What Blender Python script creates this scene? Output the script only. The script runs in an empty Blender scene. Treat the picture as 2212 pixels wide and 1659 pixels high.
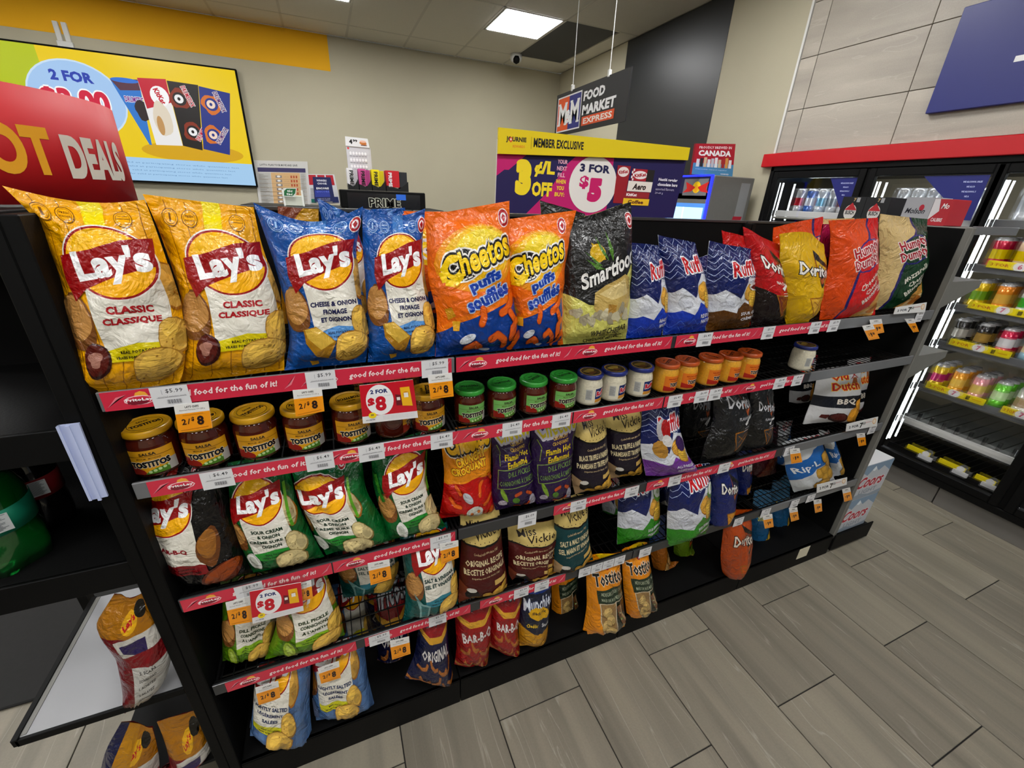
import bpy, bmesh, math, random
import numpy as np
from mathutils import Matrix, Vector
from mathutils.geometry import tessellate_polygon
random.seed(7); rng = np.random.default_rng(7)
SC = bpy.context.scene
COL = SC.collection

# ---------------------------------------------------------------- camera, light, exposure
F, CX, CY, H = 909.0, 1106.0, 829.5, 1.6115
R = np.array([[0.92417421, -0.11915807, 0.36290962],
              [-0.37975105, -0.38891516, 0.83936532],
              [-0.04112389, 0.91353508, 0.40467576]])          # camera axes -> world x, y, down
cam = bpy.data.objects.new('camera', bpy.data.cameras.new('camera'))
COL.objects.link(cam); SC.camera = cam
right = Vector((R[0, 0], R[1, 0], -R[2, 0])); down = Vector((R[0, 1], R[1, 1], -R[2, 1])); fwd = Vector((R[0, 2], R[1, 2], -R[2, 2]))
m = Matrix((right, -down, -fwd)).transposed().to_4x4(); m.translation = Vector((0, 0, H))
cam.matrix_world = m
cam.data.sensor_fit = 'HORIZONTAL'; cam.data.sensor_width = 36.0; cam.data.lens = 36.0 * F / 2212.0
cam.data.clip_start = 0.02; cam.data.clip_end = 60
SC.view_settings.view_transform = 'Standard'; SC.view_settings.look = 'None'
SC.view_settings.gamma = 1.0; SC.view_settings.use_curve_mapping = False
SC.view_settings.exposure = 0.0
PANEL = 27.0                                                     # strength of the ceiling light panels
w = bpy.data.worlds.new('world'); SC.world = w; w.use_nodes = True
w.node_tree.nodes['Background'].inputs[0].default_value = (0.9, 0.95, 1.0, 1)
w.node_tree.nodes['Background'].inputs[1].default_value = 0.12

def ray(p):
    r = R @ np.array([p[0] - CX, p[1] - CY, F]); r[2] = -r[2]; return r
def PY(p, y): r = ray(p); return np.array([0, 0, H]) + r * (y / r[1])
def PX(p, x): r = ray(p); return np.array([0, 0, H]) + r * (x / r[0])
def PZ(p, z): r = ray(p); return np.array([0, 0, H]) + r * ((z - H) / r[2])
def xat(px, y, z):                                               # x of the point at depth y and height z in image column px
    # (px-CX) = F * c0/c2 with c = R^T (x, y, H-z)
    k = (px - CX) / F; v0 = R[:, 0] - k * R[:, 2]
    return -(v0[1] * y + v0[2] * (H - z)) / v0[0]

# ---------------------------------------------------------------- materials
def lin(h):
    h = h.lstrip('#'); c = [int(h[i:i + 2], 16) / 255 for i in (0, 2, 4)]
    return tuple(x / 12.92 if x < .04045 else ((x + .055) / 1.055) ** 2.4 for x in c)
_M = {}
def mat(name, color='#808080', rough=.5, metal=0., coat=0., spec=.5, attr=False, emit=0., bump=None, noise=None, alpha=1., trans=0., coatr=.1, dim=1., dark=False):
    if name in _M: return _M[name]
    mt = bpy.data.materials.new(name); mt.use_nodes = True; _M[name] = mt
    nt = mt.node_tree; N = nt.nodes; L = nt.links; b = N['Principled BSDF']
    b.inputs['Roughness'].default_value = rough; b.inputs['Metallic'].default_value = metal
    b.inputs['Coat Weight'].default_value = coat; b.inputs['Coat Roughness'].default_value = coatr
    b.inputs['Specular IOR Level'].default_value = spec
    b.inputs['Transmission Weight'].default_value = trans
    b.inputs['Alpha'].default_value = alpha
    src = None
    if attr:
        a = N.new('ShaderNodeAttribute'); a.attribute_name = 'Col'; src = a.outputs['Color']
    else:
        rgb = N.new('ShaderNodeRGB'); rgb.outputs[0].default_value = (*lin(color), 1); src = rgb.outputs[0]
    if dim != 1.:
        g_ = N.new('ShaderNodeGamma'); g_.inputs[1].default_value = 1.22; L.new(src, g_.inputs[0]); v_ = N.new('ShaderNodeVectorMath'); v_.operation = 'SCALE'; v_.inputs['Scale'].default_value = dim * 1.2
        L.new(g_.outputs[0], v_.inputs[0]); src = v_.outputs[0]
    if noise:                                                    # (scale, amount): mottling
        tc = N.new('ShaderNodeTexCoord'); n = N.new('ShaderNodeTexNoise'); n.inputs['Scale'].default_value = noise[0]; n.inputs['Detail'].default_value = 5
        L.new(tc.outputs['Object'], n.inputs['Vector'])
        mr = N.new('ShaderNodeMapRange'); mr.inputs[3].default_value = 1 - noise[1]; mr.inputs[4].default_value = 1 + noise[1]
        L.new(n.outputs[0], mr.inputs[0])
        mx = N.new('ShaderNodeVectorMath'); mx.operation = 'SCALE'; L.new(src, mx.inputs[0]); L.new(mr.outputs[0], mx.inputs['Scale']); src = mx.outputs[0]
    L.new(src, b.inputs['Base Color'])
    if emit and dark: nt.links.remove(b.inputs['Base Color'].links[0]); b.inputs['Base Color'].default_value = (.01, .01, .01, 1)
    if emit:
        L.new(src, b.inputs['Emission Color']); b.inputs['Emission Strength'].default_value = emit
    if bump:                                                     # list of (scale, strength, distortion)
        tc = N.new('ShaderNodeTexCoord'); prev = None
        for sc_, st, di in bump:
            n = N.new('ShaderNodeTexNoise'); n.inputs['Scale'].default_value = sc_; n.inputs['Detail'].default_value = 3; n.inputs['Distortion'].default_value = di
            L.new(tc.outputs['Object'], n.inputs['Vector'])
            bp = N.new('ShaderNodeBump'); bp.inputs['Strength'].default_value = st; bp.inputs['Distance'].default_value = .01
            L.new(n.outputs[0], bp.inputs['Height'])
            if prev: L.new(prev, bp.inputs['Normal'])
            prev = bp.outputs[0]
        L.new(prev, b.inputs['Normal']); L.new(prev, b.inputs['Coat Normal'])
    return mt
mat('film', rough=.3, coat=.55, coatr=.07, spec=.3, attr=True, dim=.78, bump=[(16, .95, 2.2), (45, .4, 1.4)])
mat('matte_film', rough=.42, coat=.15, coatr=.25, spec=.3, attr=True, dim=.8, bump=[(20, .6, 1.2), (70, .15, .5)])
mat('print', rough=.55, attr=True, spec=.4)
mat('gloss_print', rough=.25, attr=True, coat=.4)
mat('black_steel', '#050505', rough=.6, spec=.18, noise=(30, .2), bump=[(180, .05, 0)])
mat('black_flat', '#040404', spec=.15, rough=.8, noise=(12, .2))
mat('grey_steel', '#6d6c66', rough=.5, noise=(40, .08))
mat('channel', '#6a6b6d', rough=.3, coat=.3, noise=(20, .06))
mat('dark_channel', '#2e2f31', rough=.35, coat=.3)
mat('label_plastic', '#b9c3e6', rough=.3, coat=.4, noise=(9, .12))
mat('wire', '#0a0a0a', rough=.35)
mat('cream_wall', '#b8b199', rough=.85, noise=(3, .03), bump=[(160, .12, 0)])
mat('yellow_paint', '#f2b200', rough=.8, bump=[(160, .12, 0)])
mat('dark_paint', '#26282a', rough=.38, spec=.5)
mat('ceiling_tile', '#dad5c8', rough=.9, noise=(60, .05), bump=[(220, .2, 0)])
mat('cooler_back', '#c0b496', rough=.6)
mat('grout', '#1d1a17', rough=.9, noise=(50, .2))
mat('mat_rubber', '#161514', rough=.9, noise=(60, .3))
mat('grid_metal', '#c4bfb2', rough=.5)
mat('grey_tile', '#4b4b4c', rough=.8, noise=(80, .1))
mat('light_diffuser', '#ffffff', emit=PANEL)
mat('glass', '#ffffff', rough=.02, trans=1.0, alpha=.18)
mat('jar_glass', attr=True, rough=.08, coat=1.0, coatr=.03, noise=(140, .35))
mat('lid_metal', attr=True, rough=.3, coat=.5)
mat('can_metal', attr=True, rough=.25, metal=.35, coat=.5)
mat('screen', attr=True, rough=.3, emit=.9, spec=.3, dark=True)
mat('red_paint', '#c40014', rough=.4, coat=.2)
mat('blue_sign', '#1c2372', rough=.4)
mat('white_plastic', '#d8d8d4', rough=.4)
mat('cooler_inner', '#6c706e', rough=.4)
mat('led', '#f4fbff', emit=9.0)
mat('blue_led', '#1a24ff', emit=3.0)
mat('fridge_light', attr=True, rough=.3, emit=1.2)
mat('green_pet', '#05521a', rough=.06, coat=1.0, trans=.3)
mat('deck_grey', '#8d8d8f', rough=.35, noise=(6, .05))
mat('baseboard_tile', '#6b6863', rough=.5, noise=(8, .1))

def stone(name, base, dark, light, axis):                        # streaked porcelain: per-object offset, veins along one axis
    mt = bpy.data.materials.new(name); mt.use_nodes = True; _M[name] = mt
    nt = mt.node_tree; N = nt.nodes; L = nt.links; b = N['Principled BSDF']
    tc = N.new('ShaderNodeTexCoord'); oi = N.new('ShaderNodeObjectInfo'); add = N.new('ShaderNodeVectorMath'); add.operation = 'ADD'
    cmb = N.new('ShaderNodeCombineXYZ'); mul = N.new('ShaderNodeMath'); mul.operation = 'MULTIPLY'; mul.inputs[1].default_value = 37.0
    L.new(oi.outputs['Random'], mul.inputs[0])
    for i in range(3): L.new(mul.outputs[0], cmb.inputs[i])
    L.new(tc.outputs['Object'], add.inputs[0]); L.new(cmb.outputs[0], add.inputs[1])
    mp = N.new('ShaderNodeMapping'); mp.inputs['Scale'].default_value = (8, .5, 1) if axis == 'y' else (1, .7, 5)
    mp.inputs['Rotation'].default_value = (0, 0, .12)
    L.new(add.outputs[0], mp.inputs[0])
    n1 = N.new('ShaderNodeTexNoise'); n1.inputs['Scale'].default_value = 1.3; n1.inputs['Detail'].default_value = 6; n1.inputs['Distortion'].default_value = .7
    L.new(mp.outputs[0], n1.inputs['Vector'])
    cr = N.new('ShaderNodeValToRGB'); e = cr.color_ramp
    e.elements[0].position = .3; e.elements[0].color = (*lin(dark), 1); e.elements[1].position = .72; e.elements[1].color = (*lin(light), 1)
    k = e.elements.new(.5); k.color = (*lin(base), 1)
    L.new(n1.outputs[0], cr.inputs[0])
    n2 = N.new('ShaderNodeTexNoise'); n2.inputs['Scale'].default_value = 1.1; n2.inputs['Detail'].default_value = 3; n2.inputs['Distortion'].default_value = 1.1
    L.new(mp.outputs[0], n2.inputs['Vector'])
    ab = N.new('ShaderNodeMath'); ab.operation = 'SUBTRACT'; ab.inputs[1].default_value = .5; L.new(n2.outputs[0], ab.inputs[0])
    ab2 = N.new('ShaderNodeMath'); ab2.operation = 'ABSOLUTE'; L.new(ab.outputs[0], ab2.inputs[0])
    mr = N.new('ShaderNodeMapRange'); mr.inputs[1].default_value = .0; mr.inputs[2].default_value = .007; mr.inputs[3].default_value = .22; mr.inputs[4].default_value = 0
    L.new(ab2.outputs[0], mr.inputs[0])
    mix = N.new('ShaderNodeMix'); mix.data_type = 'RGBA'; L.new(mr.outputs[0], mix.inputs[0]); L.new(cr.outputs[0], mix.inputs[6]); mix.inputs[7].default_value = (*lin('#cfcabd'), 1)
    n3 = N.new('ShaderNodeTexNoise'); n3.inputs['Scale'].default_value = 160; L.new(tc.outputs['Object'], n3.inputs['Vector'])
    m3 = N.new('ShaderNodeMapRange'); m3.inputs[3].default_value = .9; m3.inputs[4].default_value = 1.1; L.new(n3.outputs[0], m3.inputs[0])
    m4 = N.new('ShaderNodeMapRange'); m4.inputs[3].default_value = .88; m4.inputs[4].default_value = 1.1; L.new(oi.outputs['Random'], m4.inputs[0])
    mm = N.new('ShaderNodeMath'); mm.operation = 'MULTIPLY'; L.new(m3.outputs[0], mm.inputs[0]); L.new(m4.outputs[0], mm.inputs[1])
    sc2 = N.new('ShaderNodeVectorMath'); sc2.operation = 'SCALE'; L.new(mix.outputs[2], sc2.inputs[0]); L.new(mm.outputs[0], sc2.inputs['Scale'])
    L.new(sc2.outputs[0], b.inputs['Base Color']); b.inputs['Roughness'].default_value = .5
    bp = N.new('ShaderNodeBump'); bp.inputs['Strength'].default_value = .12; bp.inputs['Distance'].default_value = .004; L.new(n3.outputs[0], bp.inputs['Height']); L.new(bp.outputs[0], b.inputs['Normal'])
stone('floor_stone', '#7f7869', '#6b6558', '#8c8473', 'y')
stone('wall_stone', '#aaa295', '#9d958a', '#b8b0a2', 'z')

# ---------------------------------------------------------------- object helpers
def tag(o, label=None, cat=None, group=None, kind=None):
    for k, v in (('label', label), ('category', cat), ('group', group), ('kind', kind)):
        if v: o[k] = v
    return o
def empty(name, loc, label=None, cat=None, group=None):
    o = bpy.data.objects.new(name, None); COL.objects.link(o); o.location = loc; o.empty_display_size = .02
    return tag(o, label, cat, group)
def link(name, me, parent=None, loc=None):
    o = bpy.data.objects.new(name, me); COL.objects.link(o)
    if parent is not None: o.parent = parent
    if loc is not None: o.location = loc
    return o
class MB:
    """collects shapes in world coordinates and links them as one mesh object"""
    def __init__(s): s.v = []; s.f = []; s.c = []; s.cur = (.5, .5, .5); s.sm = []
    def col(s, h): s.cur = lin(h); return s
    def add(s, vs, fs, smooth=False):
        n = len(s.v); s.v += [tuple(map(float, v)) for v in vs]
        for f in fs: s.f.append(tuple(i + n for i in f)); s.c.append(s.cur); s.sm.append(smooth)
        return s
    def box(s, a, b, bev=0.):
        (x0, y0, z0), (x1, y1, z1) = [min(p, q) for p, q in zip(a, b)], [max(p, q) for p, q in zip(a, b)]
        if bev <= 0:
            return s.add([(x0, y0, z0), (x1, y0, z0), (x1, y1, z0), (x0, y1, z0), (x0, y0, z1), (x1, y0, z1), (x1, y1, z1), (x0, y1, z1)],
                         [(0, 3, 2, 1), (4, 5, 6, 7), (0, 1, 5, 4), (1, 2, 6, 5), (2, 3, 7, 6), (3, 0, 4, 7)])
        e = min(bev, (x1 - x0) / 3, (y1 - y0) / 3, (z1 - z0) / 3); bm = bmesh.new()
        bmesh.ops.create_cube(bm, size=1)
        for v in bm.verts: v.co = Vector(((x0 + x1) / 2 + v.co.x * (x1 - x0), (y0 + y1) / 2 + v.co.y * (y1 - y0), (z0 + z1) / 2 + v.co.z * (z1 - z0)))
        bmesh.ops.bevel(bm, geom=bm.edges[:], offset=e, segments=1, affect='EDGES', profile=.5)
        bm.verts.index_update(); vs = [v.co[:] for v in bm.verts]; fs = [[v.index for v in f.verts] for f in bm.faces]; bm.free()
        return s.add(vs, fs)
    def hexa(s, q, d):                                           # quad q (4 points) extruded by vector d
        q = [np.array(p, float) for p in q]; d = np.array(d, float)
        return s.add(q + [p + d for p in q], [(3, 2, 1, 0), (4, 5, 6, 7), (0, 1, 5, 4), (1, 2, 6, 5), (2, 3, 7, 6), (3, 0, 4, 7)])
    def prism(s, pts, d):                                        # polygon extruded by vector d
        n = len(pts); q = [np.array(p, float) for p in pts]; d = np.array(d, float)
        return s.add(q + [p + d for p in q], [tuple(range(n))[::-1], tuple(range(n, 2 * n))] + [(i, (i + 1) % n, n + (i + 1) % n, n + i) for i in range(n)])
    def tube(s, a, b, r, n=8):
        a = Vector(a); b = Vector(b); d = (b - a).normalized(); u = d.orthogonal().normalized(); w_ = d.cross(u)
        vs = []
        for p in (a, b):
            for k in range(n):
                t = 2 * math.pi * k / n; vs.append(p + u * r * math.cos(t) + w_ * r * math.sin(t))
        return s.add(vs, [(k, (k + 1) % n, n + (k + 1) % n, n + k) for k in range(n)] + [tuple(range(n))[::-1], tuple(range(n, 2 * n))])
    def lathe(s, c, prof, n=24, cols=None, lobes=None):           # profile [(r, z)], optional colour per ring
        base = len(s.v); vs = []
        for r, z in prof:
            for k in range(n):
                t = 2 * math.pi * k / n; rr = r * (1 + (lobes[1] * math.cos(lobes[0] * t) if lobes and z < lobes[2] else 0))
                vs.append((c[0] + rr * math.cos(t), c[1] + rr * math.sin(t), c[2] + z))
        cur = s.cur
        s.v += vs
        for i in range(len(prof) - 1):
            if cols: s.cur = lin(cols[i])
            for k in range(n):
                s.f.append((base + i * n + k, base + i * n + (k + 1) % n, base + (i + 1) * n + (k + 1) % n, base + (i + 1) * n + k)); s.c.append(s.cur); s.sm.append(True)
        s.f.append(tuple(base + k for k in range(n))[::-1]); s.c.append(s.cur); s.sm.append(False)
        if cols: s.cur = lin(cols[-1])
        s.f.append(tuple(base + (len(prof) - 1) * n + k for k in range(n))); s.c.append(s.cur); s.sm.append(False)
        s.cur = cur
        return s
    def mesh(s, name, material, origin=(0, 0, 0)):
        me = bpy.data.meshes.new(name); o = np.array(origin, float)
        me.from_pydata([tuple(np.array(v) - o) for v in s.v], [], s.f)
        me.polygons.foreach_set('use_smooth', s.sm)
        a = me.color_attributes.new('Col', 'FLOAT_COLOR', 'CORNER'); arr = []
        for f, c in zip(s.f, s.c): arr += [*c, 1.0] * len(f)
        a.data.foreach_set('color', np.array(arr, dtype=np.float32))
        me.materials.append(_M[material]); me.update(); return me
    def build(s, name, material, parent=None, origin=None):
        if origin is None: origin = tuple(parent.matrix_world.translation) if parent is not None and parent.parent is None and parent.type == 'EMPTY' else None
        if parent is not None:
            org = np.array(WORLD.get(parent.name, (0, 0, 0)), float)
            o = link(name, s.mesh(name, material, org), parent); WORLD[o.name] = tuple(org)
        else:
            vs = np.array(s.v); org = np.array([(vs[:, 0].min() + vs[:, 0].max()) / 2, (vs[:, 1].min() + vs[:, 1].max()) / 2, vs[:, 2].min()])
            o = link(name, s.mesh(name, material, org)); o.location = org; WORLD[o.name] = tuple(org)
        return o
WORLD = {}                                                       # world position of each object's origin
def root(name, loc, label, cat, group=None):
    o = empty(name, loc, label, cat, group); WORLD[o.name] = tuple(map(float, loc)); return o
def struct(name, mb, material): return tag(mb.build(name, material), kind='structure')

# ---------------------------------------------------------------- flat print (real thin printed shapes laid on a surface)
_T = {}; _SUB = {}
def glyphs(s, bold=0., shear=0., fine=True):
    """letter triangles; weight above a small outline offset comes from shifted copies (large offsets break the counters)"""
    k = (s, round(bold, 3), round(shear, 3), fine)
    if k in _T: return _T[k]
    if bold > .021:
        tri_area = lambda t: np.abs((t[:, 1, 0] - t[:, 0, 0]) * (t[:, 2, 1] - t[:, 0, 1]) - (t[:, 2, 0] - t[:, 0, 0]) * (t[:, 1, 1] - t[:, 0, 1])).sum() / 2 if len(t) else 0
        base = glyphs(s, .02, shear, fine); b0 = glyphs(s, 0, shear, fine); o_ = min(bold, .05); c_ = _raw(s, o_, shear, fine)
        if len(c_):
            a0, a1, a2 = tri_area(b0), tri_area(base), tri_area(c_); want = a0 + (a1 - a0) * o_ / .02
            if abs(a2 - want) < .05 * want: base = c_
            else: o_ = .02
        r_ = bold - o_
        if r_ > .012 and len(base):
            nd = 4 if r_ < .05 else 8
            n0 = len(base); base = np.concatenate([base] + [base + [r_ * math.cos(2 * math.pi * (i + .5) / nd), r_ * math.sin(2 * math.pi * (i + .5) / nd)] for i in range(nd)])
            _SUB[k] = np.repeat(np.arange(nd + 1) * .09, n0)
        _T[k] = base; return base
    _T[k] = _raw(s, bold, shear, fine); return _T[k]
def _raw(s, bold, shear, fine):
    cu = bpy.data.curves.new('t', 'FONT'); cu.body = s; cu.size = 1; cu.offset = bold; cu.shear = shear; cu.resolution_u = {0: 1, 1: 2, 2: 6}[int(fine)]; cu.fill_mode = 'FRONT'
    cu.space_character = 1.04
    ob = bpy.data.objects.new('t', cu); COL.objects.link(ob)
    dg = bpy.context.evaluated_depsgraph_get(); me = ob.evaluated_get(dg).to_mesh()
    v = np.array([x.co[:2] for x in me.vertices], float).reshape(-1, 2); me.calc_loop_triangles()
    t = np.array([x.vertices[:] for x in me.loop_triangles], int)
    tri = v[t] if len(t) else np.zeros((0, 3, 2))
    ob.to_mesh_clear(); bpy.data.objects.remove(ob); bpy.data.curves.remove(cu); return tri
LOW = 0                                                          # coarser print for bags that are small in view
class Art:
    def __init__(s, w=100., h=140.): s.w = w; s.h = h; s.t = []; s.c = []; s.l = []; s.n = 0
    def _put(s, tri, c, layer=None):
        tri = np.asarray(tri, float)
        if len(tri) == 0: return s
        s.n += 1; s.t.append(tri); s.c.append(np.tile(lin(c), (len(tri), 1))); s.l.append(np.full(len(tri), float(s.n))); return s
    def poly(s, pts, c):
        if len(pts) == 4 or len(pts) == 3:
            idx = [(0, 1, 2)] + ([(0, 2, 3)] if len(pts) == 4 else [])
        else: idx = tessellate_polygon([[Vector((x, y, 0)) for x, y in pts]])
        return s._put([[pts[i] for i in t] for t in idx], c)
    def rect(s, x0, y0, x1, y1, c): return s.poly([(x0, y0), (x1, y0), (x1, y1), (x0, y1)], c)
    def ell(s, x, y, rx, ry, c, n=18, rot=0., wob=0.):
        n = max(8, min(n, int(n * .6))) if LOW else max(8, min(n, int(6 + 2.2 * max(rx, ry)))); cr, sr = math.cos(rot), math.sin(rot); P = []
        for k in range(n):
            t = 2 * math.pi * k / n; q = 1 + wob * math.sin(3 * t + x) + wob * .6 * math.sin(5 * t + y); a, b = rx * math.cos(t) * q, ry * math.sin(t) * q; P.append((x + a * cr - b * sr, y + a * sr + b * cr))
        return s._put([[(x, y), P[k], P[(k + 1) % n]] for k in range(n)], c)
    def ring(s, x, y, r, c, bg, w=.8): return s.ell(x, y, r, r, c).ell(x, y, r - w, r - w, bg)
    def line(s, pts, w, c):
        tri = []
        for (x0, y0), (x1, y1) in zip(pts[:-1], pts[1:]):
            d = math.hypot(x1 - x0, y1 - y0) or 1; nx, ny = -(y1 - y0) / d * w / 2, (x1 - x0) / d * w / 2
            a, b, c_, e = (x0 + nx, y0 + ny), (x0 - nx, y0 - ny), (x1 - nx, y1 - ny), (x1 + nx, y1 + ny); tri += [[a, b, c_], [a, c_, e]]
        return s._put(tri, c)
    def text(s, st, x, y, w=None, h=None, c='#000000', bold=.02, shear=0., rot=0., align='c', outline=()):
        """text of width w and/or cap height h; outline = [(thickness, colour), ...] widest first"""
        if LOW and (h or 4) < (2.6 if LOW == 1 else 5): return s
        if LOW: outline = outline[:1]
        fine = not LOW and (h or 4) > 2.8 or len(st) < 3; bold = bold if fine else min(bold, .03); fine = 2 if fine and not LOW and (h or 0) > 15 else fine; base = glyphs(st, bold, shear, fine)
        if len(base) == 0: return s
        mn = base.reshape(-1, 2).min(0); mx = base.reshape(-1, 2).max(0); sz = mx - mn
        sx = w / sz[0] if w else None; sy = h / sz[1] if h else None
        sx = sx or sy; sy = sy or sx
        ctr = (mn + mx) / 2; cr, sr = math.cos(math.radians(rot)), math.sin(math.radians(rot))
        for th, cc in list(outline) + [(0, c)]:
            tri = glyphs(st, bold + th, shear, fine)
            if th:                                               # wider letters drift with the spacing: recentre
                a = tri.reshape(-1, 2); cc0 = (a.min(0) + a.max(0)) / 2
                k = (sz[0] + 2 * th) / (a[:, 0].max() - a[:, 0].min())
            else: cc0 = ctr; k = 1
            q = (tri - cc0) * [sx * k, sy]
            if align == 'l': q = q + [w / 2 if w else sz[0] * sx / 2, 0]
            q = np.stack([q[..., 0] * cr - q[..., 1] * sr + x, q[..., 0] * sr + q[..., 1] * cr + y], -1)
            s._put(q, cc); sub = _SUB.get((st, round(bold + th, 3), round(shear, 3), fine))
            if sub is not None: s.l[-1] = s.l[-1] + sub
        return s
    def arrays(s):
        return np.concatenate(s.t) / [s.w, s.h], np.concatenate(s.c), np.concatenate(s.l).astype(float)

def split(T, C, L, lines):
    for a, b, c in lines:
        d = T[..., 0] * a + T[..., 1] * b - c; d[np.abs(d) < 1e-7] = 0
        n_ = d < 0; p_ = d > 0; m_ = (n_[:, 0] | n_[:, 1] | n_[:, 2]) & (p_[:, 0] | p_[:, 1] | p_[:, 2])
        if not m_.any(): continue
        t = T[m_]; dd = d[m_]; k = len(t)
        neg = (dd < 0).sum(1); pos = (dd > 0).sum(1)
        lone = np.where((neg == 1)[:, None], dd < 0, dd > 0)     # the vertex alone on its side
        lone = np.where(((neg == 1) & (pos == 1))[:, None], dd < 0, lone)
        i = lone.argmax(1); r = np.arange(k)
        v0, v1, v2 = t[r, i], t[r, (i + 1) % 3], t[r, (i + 2) % 3]
        d0, d1, d2 = dd[r, i], dd[r, (i + 1) % 3], dd[r, (i + 2) % 3]
        p1 = v0 + (v1 - v0) * (d0 / (d0 - d1))[:, None]; p2 = v0 + (v2 - v0) * (d0 / (d0 - d2))[:, None]
        new = np.concatenate([np.stack([v0, p1, p2], 1), np.stack([p1, v1, v2], 1), np.stack([p1, v2, p2], 1)])
        cm, lm = C[m_], L[m_]
        T = np.concatenate([T[~m_], new]); C = np.concatenate([C[~m_], cm, cm, cm]); L = np.concatenate([L[~m_], lm, lm, lm])
    ar = np.abs((T[:, 1, 0] - T[:, 0, 0]) * (T[:, 2, 1] - T[:, 0, 1]) - (T[:, 2, 0] - T[:, 0, 0]) * (T[:, 1, 1] - T[:, 0, 1]))
    k = ar > 2e-7
    return T[k], C[k], L[k]
def clip01(T, C, L):
    T, C, L = split(T, C, L, [(1, 0, 0), (1, 0, 1), (0, 1, 0), (0, 1, 1)])
    m_ = T.mean(1); k = (m_ > 0).all(1) & (m_ < 1).all(1); return T[k], C[k], L[k]
def trimesh(name, P, C, Nn, material, org):                     # P (n,3,3) world triangles, colours per triangle, optional normals
    n = len(P); me = bpy.data.meshes.new(name)
    me.vertices.add(n * 3); me.vertices.foreach_set('co', (P.reshape(-1, 3) - org).astype(np.float32).ravel())
    me.loops.add(n * 3); me.loops.foreach_set('vertex_index', np.arange(n * 3, dtype=np.int32))
    me.polygons.add(n); me.polygons.foreach_set('loop_start', np.arange(0, n * 3, 3, dtype=np.int32))
    me.polygons.foreach_set('use_smooth', np.ones(n, dtype=bool))
    me.update()
    a = me.color_attributes.new('Col', 'FLOAT_COLOR', 'POINT')
    cc = np.ones((n * 3, 4), np.float32); cc[:, :3] = np.repeat(C, 3, 0); a.data.foreach_set('color', cc.ravel())
    if Nn is not None: me.normals_split_custom_set_from_vertices(Nn.reshape(-1, 3))
    me.materials.append(_M[material]); return me
def art_on_quad(name, art, q, material, parent=None, step=.00009, off=.0003):
    """art printed on the flat quad q = (top-left, top-right, bottom-right, bottom-left)"""
    T, C, L = clip01(*art.arrays()); tl, tr, br, bl = [np.array(p, float) for p in q]
    u, v = T[..., 0:1], T[..., 1:2]
    P = (bl * (1 - u) + br * u) * (1 - v) + (tl * (1 - u) + tr * u) * v
    n = np.cross(tr - tl, tl - bl); n /= np.linalg.norm(n)
    if n @ (np.array([0, 0, H]) - tl) < 0: n = -n
    P = P + n * (off + step * L)[:, None, None]
    fl = np.einsum('ij,j->i', np.cross(P[:, 1] - P[:, 0], P[:, 2] - P[:, 0]), n) < 0; P[fl] = P[fl][:, ::-1]
    org = np.array(WORLD.get(parent.name, (0, 0, 0)), float) if parent is not None else (tl + br) / 2
    o = link(name, trimesh(name, P, C, None, material, org), parent)
    if parent is None: o.location = org
    WORLD[o.name] = tuple(org); return o
def slab(q, th):                                                  # thin board behind the quad q, away from the camera
    q = [np.array(p, float) for p in q]; n = np.cross(q[1] - q[0], q[0] - q[3]); n /= np.linalg.norm(n)
    if n @ (np.array([0, 0, H]) - q[0]) > 0: n = -n
    return q, n * th
def board(name, q, th, art, label, cat, group=None, colour='#dddddd', mt='print', printname='print'):
    q, d = slab(q, th); r = root(name, (q[2] + q[3]) / 2 + d / 2, label, cat, group)
    MB().col(colour).hexa(q, d).build('board', mt, r)
    if art: art_on_quad(printname, art, q, mt, r)
    return r

# ---------------------------------------------------------------- room shell
XR, YT, ZC = 3.238, 6.30, 3.2                                    # right wall, wall with the television, ceiling
mb = MB(); mb.box((-6, -5, -.1), (4.2, YT, -.004)); struct('floor', mb, 'grout')
floor = [o for o in COL.objects if o.name == 'floor'][0]
mb = MB(); mb.box((-6, YT, 0), (4.2, YT + .1, ZC)); wt = struct('wall_back', mb, 'cream_wall')
mb = MB(); mb.box((XR, 2.608, 0), (XR + .1, YT, ZC)); wr = struct('wall_right', mb, 'cream_wall')
mb = MB(); mb.box((-6.1, -5, 0), (-6, YT, ZC)); struct('wall_left', mb, 'cream_wall')
mb = MB(); mb.box((-6, -5.1, 0), (4.2, -5, ZC)); struct('wall_front', mb, 'cream_wall')
mb = MB(); mb.box((XR, -5, 1.99), (XR + .1, 2.608, ZC)); bulk = struct('wall_right_upper', mb, 'baseboard_tile')
# floor tiles, each a piece; half-offset rows
tm = None
for i in range(-5, 10):
    for j in range(-3, 5):
        x0 = .34 + .3125 * i; y0 = (.145 if i % 2 == 0 else .45) + .62 * j
        if x0 > 3.2 or x0 < -1.3: continue
        if tm is None:
            b_ = MB(); b_.box((.0019, .0019, -.01), (.3106, .6181, 0), .001); tm = b_.mesh('tile', 'floor_stone')
        link('tile', tm, floor, (x0, y0, 0) if False else (x0 - WORLD['floor'][0], y0 - WORLD['floor'][1], 0 - WORLD['floor'][2]))
MB().box((-2.8, 1.38, .0), (-.82, 3.2, .012), .004).build('floor_mat', 'mat_rubber') and tag([o for o in COL.objects if o.name == 'floor_mat'][0], 'dark grey floor mat beyond the left end rack', 'mat')
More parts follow.
